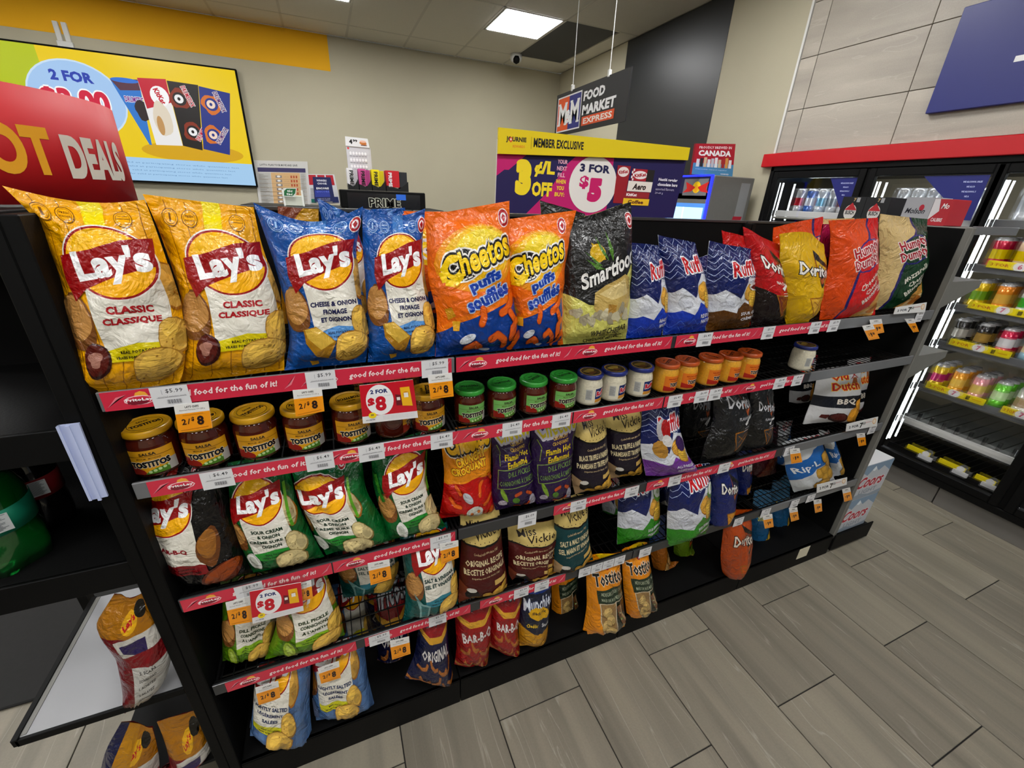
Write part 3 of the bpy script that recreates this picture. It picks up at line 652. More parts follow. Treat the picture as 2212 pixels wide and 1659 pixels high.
for k, L_ in strips.items():
    z = DZ[k] + .012
    for a, b in L_:
        x0, x1 = xat(a, YF - .006, z), xat(b, YF - .006, z); sh = shelves[section((x0 + x1) / 2), k]
        st = MB().col('#b0203a').box((x0, YF - .0062, z - CH + .001), (x1, YF - .0052, z + .0005)).build('promo_strip', 'print', sh)
        q = [(x0, YF - .0064, z), (x1, YF - .0064, z), (x1, YF - .0064, z - CH + .001), (x0, YF - .0064, z - CH + .001)]
        o = art_on_quad('strip_print', strip_art((x1 - x0) * 100), q, 'gloss_print', None)
        # the print joins its strip: same object
        loc = np.array(o.location); me = o.data; bpy.data.objects.remove(o)
        tmp = bpy.data.objects.new('strip_print', me); COL.objects.link(tmp); tmp.parent = sh
        tmp.location = loc - np.array(WORLD[sh.name])
        bpy.data.objects.remove(st); tmp.name = 'promo_strip'
# white price stickers on the channels
price = {1: [(320, 403, '$5.99'), (658, 723, '$5.99'), (910, 968, '$5.99'), (1510, 1542, '$6.49'), (1651, 1677, '$5.99'), (1754, 1777, '$6.49'), (1794, 1817, '$5.79'), (1983, 1999, '$7.50')],
         2: [(429, 500, '$6.49'), (658, 719, '$6.49'), (773, 829, '$6.49'), (930, 978, '$6.49'), (1086, 1129, '$6.49'), (1194, 1234, '$6.49'), (1446, 1476, '$6.49'), (1504, 1533, '$6.49'), (1535, 1562, '$6.49'), (1676, 1701, '$6.49'), (1716, 1738, '$6.49')],
         3: [(504, 565, '$5.99'), (929, 974, '$5.99'), (1120, 1160, '$6.09'), (1234, 1268, '$6.49'), (1352, 1382, '$6.49'), (1447, 1474, '$6.49'), (1555, 1580, '$5.99'), (1698, 1718, '$5.49'), (1880, 1896, '$7.50')],
         4: [(796, 841, '$5.99'), (926, 964, '$5.99'), (1111, 1143, '$5.99'), (1156, 1187, '$5.99'), (1252, 1278, '$5.99'), (1279, 1303, '$5.99'), (1304, 1328, '$5.99'), (1329, 1352, '$6.29'), (1383, 1409, '$5.99'), (1588, 1609, '$5.99'), (1647, 1667, '$5.99'), (1711, 1729, '$5.79'), (1746, 1764, '$5.79')]}
for k, L_ in price.items():
    z = DZ[k] + .012
    for a, b, t in L_:
        x0, x1 = xat(a, YF - .01, z), xat(b, YF - .01, z); hgt = CH + (.012 if (k, a) == (3, 1120) else .003)
        A = Art(8, 4); A.rect(0, 0, 8, 4, '#dcdcde').text(t, 5, 3.1, w=3.7, h=.85, c='#3a3a3e', bold=.01).text('assorted varieties snack', 4.3, 2.1, w=6, h=.35, c='#85858a', bold=0).line([(1, 1.9), (7.4, 2.0)], .06, '#77777c')
        for i in range(16): A.rect(3 + i * .2, .7, 3 + i * .2 + (.12 if i % 3 else .06), 1.5, '#5a5a60')
        A.rect(2.4, 2.6, 2.5, 3.5, '#9a9aa0')
        q = [(x0, YF - .0085, z + .001), (x1, YF - .0085, z + .001), (x1, YF - .0085, z - hgt), (x0, YF - .0085, z - hgt)]
        art_on_quad('price_sticker', A, q, 'gloss_print', shelves[section((x0 + x1) / 2), k])

# hanging orange tags and red offer cards
def orange_art(big):
    A = Art(10, 9); A.rect(0, 0, 10, 9, '#e8e6e2').rect(0, 0, 10, 6, '#f59a12')
    A.text("LAY'S CHIPS" if big else 'CHIPS', 5, 8, w=4, h=.7, c='#222222', bold=.04).text('Assorted Varieties 171-235 g', 5, 7, w=7.4, h=.6, c='#444444', bold=0)
    if big: A.text('2', 2.1, 3.3, h=1.9, w=1.3, c='#3a1c10', bold=.03).text('/', 3.5, 3.3, h=1.8, c='#3a1c10', bold=.03).text('$', 4.7, 3.9, h=1.5, c='#3a1c10', bold=.04).text('8', 6.9, 3.2, h=3.1, c='#2a1410', bold=.045)
    else: A.text('2', 2.4, 3.4, h=1.2, c='#3a1c10').text('9', 4.4, 3.1, h=2.6, w=1.4, c='#3a1c10', bold=.08).text('00', 6.6, 3.6, h=1.5, c='#3a1c10', bold=.06)
    A.line([(.8, .6), (9, .9)], .12, '#a05808').line([(2, 5.4), (8, 5.5)], .1, '#a05808'); return A
otags = [((375, 875), (450, 867), (459, 924), (386, 935), 1, 'large orange two for 8 tag over the second yellow-lid jar'), ((632, 843), (695, 838), (701, 888), (639, 900), 1, 'orange two for 8 tag over the fourth yellow-lid jar'),
         ((924, 811), (976, 805), (980, 856), (930, 862), 1, 'orange two for 8 tag beside the first green-lid jar'), ((487, 1302), (540, 1288), (545, 1343), (497, 1351), 1, 'orange two for 8 tag just left of the lower red offer card'),
         ((640, 1262), (672, 1253), (676, 1292), (646, 1300), 1, 'orange two for 8 tag half hidden behind the lower red offer card'), ((794, 1217), (841, 1208), (846, 1250), (801, 1264), 1, 'orange two for 8 tag in front of the pushed-up teal bag'),
         ((949, 1175), (990, 1167), (991, 1204), (954, 1219), 1, 'orange two for 8 tag at the top corner of the salt and vinegar bag'), ((551, 1486), (601, 1471), (606, 1508), (559, 1523), 1, 'orange two for 8 tag on the lowest rail at the far left'),
         ((686, 1444), (732, 1428), (736, 1464), (694, 1477), 1, 'orange two for 8 tag over the second grey-blue bag on the bottom'), ((842, 1385), (883.6, 1375), (887, 1412), (847, 1425), 1, 'orange two for 8 tag above the corn chip bags on the bottom'),
         ((1878, 691), (1904, 689), (1910, 718), (1886, 723), 0, 'small orange tag on the top right rail, behind its neighbour'), ((1862, 704), (1885, 700), (1900, 731), (1877, 735), 0, 'small slanted orange tag on the top right rail, in front of its neighbour'),
         ((1954, 689), (1974, 688), (1985, 716), (1973, 718), 0, 'small tilted orange tag at the right end of the top rail'), ((1706, 970), (1727, 968), (1733, 998), (1709, 1002), 0, 'small orange tag above the blue ridged chip bags'),
         ((1850, 937), (1868, 935), (1871, 961), (1855, 964), 0, 'small orange tag at the right end of the third rail'), ((1647, 1114), (1668, 1110), (1671, 1138), (1652, 1142), 0, 'small orange tag on the fourth rail above the light blue bags'),
         ((1704, 1098), (1722, 1096), (1726, 1122), (1709, 1127), 0, 'second small orange tag from the left on the fourth rail'), ((1757, 1080), (1774, 1078), (1776, 1104), (1761, 1108), 0, 'third small orange tag from the left on the fourth rail'),
         ((1819, 1057), (1836, 1053), (1841, 1079), (1824, 1084), 0, 'small orange tag at the right end of the fourth rail')]
for i, (a, b, c, d, big, lab) in enumerate(otags):
    y = YF - (.012 if i != 11 else .016); y = y if i != 4 else YF - .010
    board('price_tag', [PY(p, y) for p in (a, b, c, d)], .0008, orange_art(big), lab, 'price tag', 'orange hanging price tags', colour='#e8e6e2', mt='gloss_print')
def offer_card(): 
    A = Art(100, 76); A.rect(0, 0, 100, 76, '#c81226').rect(0, 0, 100, 14, '#e6e4e4').ell(34, 44, 25, 30, '#f2f0f0', 32)
    A.text('2 FOR', 34, 61, w=32, h=8, c='#26306a', bold=.05).text('$', 18, 42, h=16, c='#c81226', bold=.07).text('8', 35, 37, h=29, c='#c81226', bold=.05)
    A.poly([(74, 28), (93, 26), (91, 64), (73, 64)], '#f2b61a').ell(83, 50, 6, 6, '#d89018').rect(79, 44, 87, 53, '#f4ece0').poly([(63, 30), (74, 30), (73, 50), (63, 52)], '#6a1420').rect(65, 40, 71, 46, '#f0e8e0')
    A.ell(18, 15, 7, 6, '#f6d816').text('2X', 18, 16, h=3.4, c='#2a2a50', bold=.06).text('JOURNIE', 14, 6, w=16, h=2.6, c='#2a2a50', bold=.06)
    for k in range(3): A.text('valid until supplies last at participating locations', 65, 11 - k * 2.6, w=58, h=1.3, c='#a8a8ac', bold=0)
    A.text('plus applicable taxes', 51, 52, w=16, h=1.3, c='#707078', bold=0); return A
for q, lab in ((((776, 833), (892, 820), (903, 902), (784, 915)), 'red and white two for $8 offer card hanging below the top rail'), (((539, 1278), (650, 1258), (656, 1319), (546, 1347)), 'red and white two for $8 offer card hanging over the lime bags')):
    q = [PY(p, YF - .016) for p in q]
    r = board('offer_card', q, .001, offer_card(), lab, 'sign', 'red two for $8 offer cards', colour='#e8e6e2', mt='gloss_print')
    e = .012; qq = [q[0] + [-e, .0015, .02], q[1] + [e, .0015, .02], q[2] + [e, .0015, -e], q[3] + [-e * .5, .0015, -e]]
    MB().hexa(qq, (0, .0006, 0)).build('clear_sleeve', 'glass', r)
for q, lab in ((((1935, 664), (2002, 653), (1998, 674), (1930, 679)), 'white two for 7.50 tag on the top rail under the green puff bag'), (((1829, 916), (1897, 900), (1894, 920), (1827, 932)), 'white two for 7.50 tag under the barbecue bag'), (((1765, 1047), (1830, 1031), (1829, 1047), (1764, 1065)), 'white two for 7.50 tag under the blue ridged chip bags')):
    A = Art(60, 15); A.rect(0, 0, 60, 15, '#e4e4e2').text('2 FOR', 14, 7, w=18, h=4.6, c='#2a3040', bold=.03).text('7', 28, 6.6, h=9, c='#1a1a1a', bold=.03).text('50', 33, 9, h=4.5, c='#1a1a1a', bold=.02).text('varieties', 42, 10, w=12, h=1.8, c='#c04040', bold=.01).ell(53, 9, 3.6, 4.6, '#e8b070').ell(53, 9, 2.6, 3.4, '#f0e4d0')
    board('price_tag', [PY(p, YF - .012) for p in q], .001, A, lab, 'price tag', 'white two for 7.50 tags', colour='#e4e4e2', mt='gloss_print')

# ---------------------------------------------------------------- end display at the right of the shelving
ec = root('end_display', (2.35, 1.3, 0), 'grey steel end display rack on the far right end of the shelving', 'rack')
MB().box((2.2, .88, 1.568), (2.52, 1.70, 1.578), .002).build('top_deck', 'grey_steel', ec)
MB().box((2.2, .876, 1.555), (2.54, .882, 1.585), .001).build('rail', 'channel', ec)
MB().box((2.2, .9, .02), (2.206, 1.7, 1.56)).build('back_panel', 'black_steel', ec)
for w1, zt in ((((2035, 622), (2112, 606), (2070, 641), (2008, 673)), 0), (((1971, 771), (2034, 788), (1989, 817), (1936, 846)), 0)):
    P_ = [PY(p, .888) for p in w1]; zz = max(P_[0][2], P_[1][2])
    br = MB().prism([(2.2, .888, zz), (2.48, .888, zz), (2.48, .888, zz - .03), (2.2, .888, zz - .12)], (0, .004, 0)).build('bracket', 'grey_steel', ec)
    MB().box((2.2, .892, zz - .006), (2.48, 1.68, zz), .001).build('shelf', 'grey_steel', ec)
    MB().prism([(2.2, 1.68, zz), (2.48, 1.68, zz), (2.48, 1.68, zz - .03), (2.2, 1.68, zz - .12)], (0, .004, 0)).build('bracket', 'grey_steel', ec)
MB().box((2.19, .865, .02), (2.50, 1.3, .095), .004).box((2.19, .862, .02), (2.50, .868, .12), .002).build('base', 'black_steel', ec)
for x in (2.25, 2.46): MB().tube((x - .008, .89, .018), (x + .008, .89, .018), .018, 10).build('caster', 'black_flat', ec)
def case_front():
    A = Art(100, 92); A.rect(0, 0, 100, 92, '#b9bdc2').poly([(0, 60), (15, 72), (28, 64), (45, 84), (60, 70), (74, 80), (100, 62), (100, 92), (0, 92)], '#7d93a8').poly([(38, 76), (45, 86), (52, 77), (46, 72)], '#dfe6ea').poly([(0, 0), (100, 0), (100, 12), (60, 6), (30, 14), (0, 8)], '#8e99a4')
    A.text('Coors', 50, 45, w=80, h=30, c='#b01c30', bold=.03, shear=.35, outline=((.05, '#d8d2d2'),)).text('LIGHT', 52, 18, w=56, h=12, c='#8a9098', bold=.02); return A
for k, (z0, z1, lab) in enumerate(((.10, .308, 'lower silver and blue beer case stacked at the end display'), (.309, .515, 'upper silver and blue beer case with white top at the end display'))):
    r = root('beer_case', (2.33, 1.08, z0), lab, 'case', 'beer cases at the end display')
    MB().col('#aab0b6').box((2.205, .885, z0), (2.46, 1.27, z1 - .001), .003).build('carton', 'print', r)
    art_on_quad('front_print', case_front(), [(2.206, .8845, z1 - .002), (2.459, .8845, z1 - .002), (2.459, .8845, z0 + .002), (2.206, .8845, z0 + .002)], 'print', r)
    if k == 1:
        A = Art(60, 90); A.rect(0, 0, 60, 90, '#dedede').poly([(0, 90), (60, 90), (60, 74), (30, 82), (12, 70), (0, 78)], '#b8aeb0').ell(30, 50, 14, 7, '#4a5058', rot=.2).ell(30, 51, 10, 4.5, '#c8ccd0', rot=.2)
        A.text('recycle', 20, 12, w=22, h=3, c='#888888')
        art_on_quad('top_print', A, [(2.206, 1.269, z1 - .0008), (2.459, 1.269, z1 - .0008), (2.459, .886, z1 - .0008), (2.206, .886, z1 - .0008)], 'print', r)
# boxes standing on the end display, printed sides towards the aisle
def side_box(name, pa, pb, top, lab, bg, fn, x=2.24):
    ya_, yb_ = PX(pa, x)[1], PX(pb, x)[1]; zt = PX(top, x)[2]; z0 = 1.579
    r = root(name, (x + .06, (ya_ + yb_) / 2, z0), lab, 'box', 'drink cartons on top of the end display')
    MB().col(bg).box((x, yb_, z0), (x + .13, ya_, zt), .002).build('carton', 'print', r)
    A = Art(100, 100 * (zt - z0) / (ya_ - yb_)); fn(A, A.w, A.h)
    art_on_quad('side_print', A, [(x - .0006, ya_, zt), (x - .0006, yb_, zt), (x - .0006, yb_, z0), (x - .0006, ya_, z0)], 'print', r)
def busch(A, w, h):
    A.rect(0, 0, w, h, '#15161a').ell(w * .48, h * .36, 26, h * .32, '#d8d4d0').poly([(22, h * .44), (w * .48, h * .76), (74, h * .44)], '#b8202a').text('BUSCH', w * .48, h * .34, w=38, h=h * .17, c='#26282c', bold=.04)
    A.rect(62, h * .78, 76, h * .97, '#a8a8ac').text('7', 54, h * .88, h=h * .14, c='#b8a070', bold=.05)
def molson(A, w, h):
    A.rect(0, 0, w, h, '#a4a5aa').ell(w * .66, h * .62, 9, h * .12, '#b02034').text('Molson', w * .46, h * .5, w=72, h=h * .2, c='#1c1c28', bold=.02, shear=.3).text('6.0%', w * .25, h * .2, w=26, h=h * .12, c='#50525a', bold=.03)
def molred(A, w, h):
    A.rect(0, 0, w, h, '#b0222e').poly([(0, h), (30, h), (w * .45, h * .55), (0, h * .2)], '#d8d4d6').text('Mo', w * .7, h * .74, w=40, h=h * .2, c='#f0e8e8', bold=.02, shear=.3).text('CALIBRE', w * .5, h * .22, w=60, h=h * .14, c='#e8d8d8', bold=.03)
side_box('drink_carton', (1815, 450), (1865, 450), (1840, 425), 'black carton with red and white oval emblem, left of its pair', '#15161a', busch)
side_box('drink_carton', (1866, 450), (1918, 450), (1890, 426), 'black carton with red and white oval emblem, right of its pair', '#15161a', busch)
side_box('drink_carton', (1952, 450), (2012, 450), (1980, 426), 'grey carton with black script lettering on the end display', '#a4a5aa', molson)
side_box('drink_carton', (2013, 450), (2054, 450), (2030, 430), 'dark red carton beside the grey one on the end display', '#b0222e', molred)

# ---------------------------------------------------------------- offer board standing on the shelving spine
yb = 1.315
r = root('promo_board', (.85, yb, 1.56), 'large yellow, pink and navy MEMBER EXCLUSIVE promo board behind the chips', 'sign')
q = [PY(p, yb) for p in ((1075, 300), (1484, 340), (1452, 482), (1069, 482))]
q[2][2] = q[3][2] = 1.567
qq, d = slab(q, .006); MB().col('#ddd7d0').hexa(qq, d).build('board', 'print', r)
A = Art(160, 66); A.rect(0, 0, 160, 66, '#1c1350').rect(0, 40, 98, 66, '#c40f6c')
A.poly([(0, 66), (0, 34), (24, 60), (24, 66)], '#c40f6c').poly([(0, 0), (24, 0), (62, 60), (26, 60), (0, 30)], '#1c1350').poly([(24, 0), (100, 0), (98, 60), (62, 60), (54, 50), (40, 22)], '#c40f6c').poly([(92, 0), (160, 0), (160, 60), (92, 60)], '#1c1350')
A.text('3', 20, 34, h=33, w=12, c='#f6dc20', bold=.1).text('¢/L', 36, 43, h=15, w=16, c='#f6dc20', bold=.05).text('OFF', 35, 24, h=14, w=16, c='#f6dc20', bold=.05)
for k, t in enumerate(('YOUR', 'NEXT', 'FILL', 'WHEN', 'YOU', 'BUY:')): A.text(t, 49.5, 51 - 6.2 * k, w=8 - (k in (2, 4)) * 2, h=4, c='#f3b8cc' if k < 3 else '#f6dc20', bold=.03)
A.ell(77, 31, 20.5, 28, '#ebe7e2', 40).text('3 FOR', 77, 47, w=26, h=8, c='#181848', bold=.06).text('$', 69, 33, h=13, c='#cc0f66', bold=.06).text('5', 79, 26, h=24, w=12, c='#cc0f66', bold=.1)
A.poly([(96, 52), (108, 52), (107, 14), (97, 14)], '#9c1422').ell(102, 46, 5, 5, '#f0e4e0').text('KitKat', 102, 46, w=8, h=3.4, c='#b01020', bold=.06, rot=12).poly([(110, 50), (131, 50), (131, 38), (110, 38)], '#b01626').ell(118, 44, 6.6, 4.2, '#f4eaea').text('KitKat', 118, 44, w=11, h=3.6, c='#b01020', bold=.06, rot=12)
A.rect(124, 38, 131, 50, '#1a1414').rect(108, 27, 131, 37.6, '#eee6dc').text('Aero', 119, 32, w=13, h=6.5, c='#2a1410', bold=.06, shear=.2).poly([(106, 26.6), (130, 26.6), (130, 20), (106, 20)], '#98202a').text('KitKat', 113, 23.4, w=10, h=3, c='#f4eaea', bold=.05).rect(106, 12.6, 131, 19.6, '#efc022').text('Coffee', 118, 16, w=15, h=4, c='#6a3414', bold=.06)
for k in range(5): A.rect(109.5 if k % 2 else 110.8, 38 + k * 2.4, 110.8 if k % 2 else 112, 40.4 + k * 2.4, '#f4f4f4')
for t, y, wd in (('Nestlé regular', 41, 19), ('chocolate bars', 36, 20)): A.text(t, 136, y, w=wd, h=3.3, c='#ece8f4', bold=.04, align='l')
for t, y, wd in (('assorted flavours.', 31, 19), ('29-60 g', 26.5, 8)): A.text(t, 135, y, w=wd, h=2.8, c='#b8b4d0', bold=.01, align='l')
art_on_quad('print', A, q, 'print', r)
q = [PY(p, yb - .012) for p in ((1077.5, 275), (1491, 319), (1486, 346), (1076, 332))]
qq, d = slab(q, .008); MB().col('#e0c400').hexa(qq, d).build('header', 'print', r)
A = Art(165, 20); A.rect(0, 0, 165, 20, '#e6cc00').text('JOURNIE', 13, 11.5, w=15, h=5, c='#2a2616', bold=.05).ell(8.9, 11.5, 1.3, 2.2, '#d8591a').ell(8.9, 11.7, .6, .9, '#f0e6dc').text('REWARDS', 15, 6.4, w=9, h=2.2, c='#e07a1a', bold=.06).rect(24, 5, 24.4, 15, '#a89000')
A.text('MEMBER EXCLUSIVE', 46, 10.5, w=40, h=8, c='#1c1a12', bold=.04)
art_on_quad('header_print', A, q, 'print', r)

# ---------------------------------------------------------------- tall back fixture with counter-top goods
bf = root('back_fixture', (.1, 3.2, 0), 'black fixture behind the chips carrying card racks and the black display case', 'cabinet')
MB().box((-.42, 3.02, 0), (.72, 3.4, 1.49), .004).build('body', 'black_steel', bf)
MB().box((-.44, 2.99, 1.49), (.74, 3.42, 1.512), .004).build('top', 'black_steel', bf)
r = root('display_case', (.36, 3.1, 1.512), 'black glossy display case under the row of small coloured boxes', 'display')
MB().box((.10, 3.0, 1.512), (.62, 3.2, 1.615), .005).build('case', 'black_steel', r)
MB().col('#15171c').box((.14, 2.998, 1.512), (.585, 3.0, 1.60)).build('window', 'gloss_print', r)
A = Art(44, 9); A.text('PRIME', 22, 3.6, w=19, h=5, c='#0c0c0c', bold=.03, outline=((.05, '#b8b8a8'),)).rect(29, 5.6, 35, 9, '#2f6fe0')
art_on_quad('lettering', A, [(.14, 2.9975, 1.60), (.585, 2.9975, 1.60), (.585, 2.9975, 1.512), (.14, 2.9975, 1.512)], 'gloss_print', r)
for a, b, c1, c2, nm in ((750, 771, '#e8e6e6', '#c8c4c8', 'white'), (775, 800, '#cc4f8f', '#b43c80', 'pink'), (803, 830, '#f0dc00', '#d8c400', 'yellow'), (834, 880, '#c81824', '#26282c', 'red and black')):
    x0, x1 = PY((a, 380), 3.02)[0], PY((b, 380), 3.02)[0]
    r = root('sachet_box', ((x0 + x1) / 2, 3.06, 1.616), f'{nm} upright box standing on the black display case', 'box', 'boxes on the display case')
    MB().col(c1).box((x0, 3.03, 1.64), (x0 + (x1 - x0) * .62, 3.12, 1.735), .001).col(c2).box((x0 + (x1 - x0) * .62, 3.04, 1.64), (x1, 3.12, 1.73), .001).build('carton', 'print', r)
    MB().col('#111111').prism([(x0, 3.025, 1.616), (x1 + .004, 3.025, 1.616), (x1 + .004, 3.025, 1.675), (x0 + (x1 - x0) * .6, 3.025, 1.632), (x0, 3.025, 1.65)], (0, .1, 0)).build('tray', 'print', r)
    A = Art(10, 22); A.text('PRIME', 5, 11, w=17, h=4.4, c='#f0f0f0' if nm[0] == 'r' else '#141414', bold=.04, rot=-90)
    art_on_quad('lettering', A, [(x0, 3.024, 1.735), (x0 + .05, 3.024, 1.735), (x0 + .05, 3.024, 1.63), (x0, 3.024, 1.63)], 'print', r)
x0, x1 = .172, .318
r = root('card_rack', ((x0 + x1) / 2, 3.18, 1.616), 'white card rack with rows of small items behind the display boxes', 'rack')
MB().col('#c4c4c6').box((x0, 3.17, 1.616), (x1, 3.20, 1.862), .002).build('panel', 'print', r)
A = Art(14, 24); A.rect(0, 0, 14, 24, '#c9c9cc').ell(1.2, 23, .7, .7, '#d04040')
for i in range(6):
    for j in range(4): A.ell(2.4 + 1.85 * i, 20.5 - 3.6 * j, .7, .9, '#ededee').line([(1.7 + 1.85 * i, 18.9 - 3.6 * j), (3.2 + 1.85 * i, 18.9 - 3.6 * j)], .25, '#6a6a70')
art_on_quad('items', A, [(x0, 3.169, 1.862), (x1 - .012, 3.169, 1.862), (x1 - .012, 3.169, 1.616), (x0, 3.169, 1.616)], 'print', r)
A = Art(14, 8); A.rect(0, 0, 14, 8, '#e2e2e2').text('4', 3.2, 4, h=4, w=2, c='#101010', bold=.08).text('99', 5.8, 5, h=2.2, c='#101010', bold=.06).ell(10.6, 3.6, 2.2, 1.8, '#c87838', wob=.06).ell(10.6, 5, 2, 1, '#e8b8a0').rect(9, 1.4, 12.6, 2.1, '#5a2818')
board('price_card', [(.172, 3.165, 1.915), (.305, 3.165, 1.912), (.312, 3.165, 1.862), (.170, 3.165, 1.864)], .004, A, 'white card showing 4.99 on top of the card rack', 'sign', colour='#e2e2e2')
# mint rack, card pack, lottery cards
q = [PY(p, 2.99) for p in ((612, 406), (641, 406), (638, 426), (612, 424))]
r = root('mint_rack', (-.16, 3.02, 1.512), 'small clear mint rack with green leaf-shaped header', 'rack')
A = Art(14, 10); A.poly([(0, 0), (0, 7), (3, 10), (14, 10), (14, 4), (11, 0)], '#e8ece6').poly([(.8, .8), (.8, 6.6), (3.4, 9.2), (13.2, 9.2), (13.2, 4.2), (10.6, .8)], '#1f6a3c').text('tic', 7, 6.6, w=6, h=2.8, c='#f0f4ee', bold=.06).text('tac', 7, 3, w=7, h=2.6, c='#f0f4ee', bold=.06)
qq, d = slab(q, .003); MB().col('#dfe4dc').hexa(qq, d).build('header', 'print', r); art_on_quad('header_print', A, q, 'print', r)
MB().col('#d8dccd').box((-.215, 3.0, 1.512), (-.105, 3.06, 1.57), .004).col('#f0f2ec').box((-.215, 2.995, 1.512), (-.205, 3.0, 1.60)).box((-.115, 2.995, 1.512), (-.105, 3.0, 1.60)).build('tray', 'print', r)
A = Art(20, 25); A.rect(0, 0, 20, 25, '#d8d8da')
for k, c in enumerate(('#b8202c', '#b8202c', '#b8202c')): A.rect(.6 + 6.4 * k, 16, 6 + 6.4 * k, 24.4, c)
for k in range(10): A.rect(1, 4 + k, 5.5 + 3 * math.sin(k * 2.0), 4.3 + k, '#9aa0a4')
A.rect(1, 1, 4, 4, '#1f7a6a').rect(15, 1, 19.4, 6, '#23306a')
board('card_stand', [PY(p, 3.02) for p in ((664, 376), (722, 377), (735, 440), (670, 440))], .004, A, 'white and red lottery card stand behind the dark blue card', 'sign', colour='#d8d8da')
A = Art(20, 26); A.rect(0, 0, 20, 26, '#1c2458').rect(1, 5, 16, 12, '#2f3f9a')
for t, y, wd, c in (('WINNERS', 22.4, 11, '#e4e6f0'), ('CHOOSE', 19.2, 10, '#e4e6f0'), ('ENCORE', 14.2, 13, '#ffffff'), ('ENCORE', 10.8, 13, '#5a6ad0'), ('WIN UP TO $1M', 3.2, 12, '#b8bcd8'), ('ON ANY DRAW', 1.6, 12, '#b8bcd8')): A.text(t, 9.4, y, w=wd, h=2.1 if y > 5 else .9, c=c, bold=.06)
board('card_sign', [PY(p, 2.98) for p in ((675, 382), (714, 383), (724, 435), (680, 436))], .003, A, 'dark blue lottery card standing in front of the white and red card stand', 'sign', colour='#1c2458')
A = Art(60, 50); A.rect(0, 0, 60, 50, '#cfcdc9').text('LOTTO: PLAN YOUR MOVE AND SAVE', 27, 46, w=42, h=2, c='#4a4a4c', bold=.04).rect(3, 39.5, 57, 43.5, '#3b3560').rect(17, 1, 50, 39, '#d9b07c').rect(3, 1, 16.5, 39, '#bdbbb6').rect(50.5, 1, 57, 39, '#bdbbb6')
for j in range(9):
    y = 35 - 4 * j; A.line([(3, y - 2.2), (57, y - 2.2)], .25, '#a89070').rect(22, y - 1, 29, y + 1.4, '#8c8480').ell(25.5, y + .4, 2, .9, '#efece8')
    for k in range(3): A.rect(39 + 3 * k, y - 1, 40.8 + 3 * k, y + 1.4, '#b8502c')
    A.text('combo plan', 34, y, w=6, h=1, c='#a08060', bold=0)
for j in range(22): A.rect(4, 37 - 1.6 * j, 9 + 5 * abs(math.sin(j * 1.7)), 37.4 - 1.6 * j, '#98968f').rect(51.2, 37 - 1.6 * j, 55 + 1.6 * math.sin(j), 37.4 - 1.6 * j, '#98968f')
board('notice_poster', [PY(p, YT - .012) for p in ((548, 346), (664, 349), (672, 460), (562, 460))], .004, A, 'white price poster with orange column taped on the wall right of the television', 'poster', colour='#cfcdc9')
# black shelf line under the television, left of the fixture
# ---------------------------------------------------------------- left end rack
XL0, XL1 = -.76, -.455
lr = root('end_rack', (-.6, 1.07, 0), 'black end rack at the left carrying a green bottle and chip bags', 'rack')
MB().box((XL1, .872, 0), (-.431, 1.31, 1.555), .002).build('side_panel', 'black_steel', lr)
MB().box((XL0 - .01, 1.27, .86), (XL1, 1.29, 1.56)).build('back_panel', 'black_flat', lr)
MB().box((XL0 - .03, 1.25, 0), (XL0 - .01, 1.28, 1.56)).build('upright', 'black_steel', lr)
for z, m_ in ((1.212, 'black_steel'), (.901, 'black_steel')):
    MB().box((XL0, .88, z - .008), (XL1, 1.27, z), .001).box((XL0, .876, z - .062), (XL1, .884, z), .001).build('shelf', m_, lr)
MB().box((XL0, .88, .478), (XL1, 1.258, .488), .001).build('shelf', 'deck_grey', lr)
MB().box((XL0, .874, .468), (XL1, .882, .488), .001).box((XL0 - .006, .874, .47), (XL0 + .006, 1.26, .492), .001).build('shelf_rim', 'black_steel', lr)
MB().box((XL0 + .006, .884, .488), (XL0 + .016, 1.256, .4895)).build('shelf_edge', 'grey_steel', lr)
MB().box((-.70, .88, .16), (XL1, 1.26, .17), .001).build('base_deck', 'black_steel', lr)
MB().box((XL0, .875, 1.54), (XL1, 1.3, 1.562), .002).build('top_cover', 'black_steel', lr)
r = root('label_holder', (-.447, .868, 1.07), 'pale blue-white plastic strip clipped to the black post below the chips', 'label holder')
MB().prism([(-.462, .864, 1.226), (-.434, .864, 1.226), (-.437, .864, 1.071), (-.462, .864, 1.069)], (0, .004, 0)).box((-.463, .860, 1.07), (-.459, .866, 1.226)).box((-.452, .862, 1.066), (-.447, .865, 1.224)).build('strip', 'label_plastic', r)
# curved header
hc, hR, hz0, hz1 = np.array([-.69, 1.25]), .30, 1.566, 1.748
def hang(px, py):                                                # angle on the header hit by the view ray
    d = ray((px, py))[:2]; a = d @ d; b = -2 * d @ hc; c = hc @ hc - hR ** 2; D_ = max(b * b - 4 * a * c, 0)
    p = d * ((-b - math.sqrt(D_)) / (2 * a)) - hc; return math.atan2(p[1], p[0])
r = root('header_sign', (hc[0], hc[1], hz0), 'curved red HOT DEALS header sign above the left end rack', 'sign')
a0, a1 = math.radians(-175), math.radians(30)
b_ = MB().col('#c01a20'); n = 40
ang = np.linspace(a0, a1, n + 1); vs = []
for t in ang:
    for rr in (hR, hR - .006):
        for z in (hz0, hz1): vs.append((hc[0] + rr * math.cos(t), hc[1] + rr * math.sin(t), z))
fs = []
for i in range(n):
    o = 4 * i; fs += [(o, o + 4, o + 5, o + 1), (o + 2, o + 3, o + 7, o + 6), (o + 1, o + 5, o + 7, o + 3), (o, o + 2, o + 6, o + 4)]
b_.add(vs, fs, True); b_.build('board', 'print', r)
A = Art(100, 100)
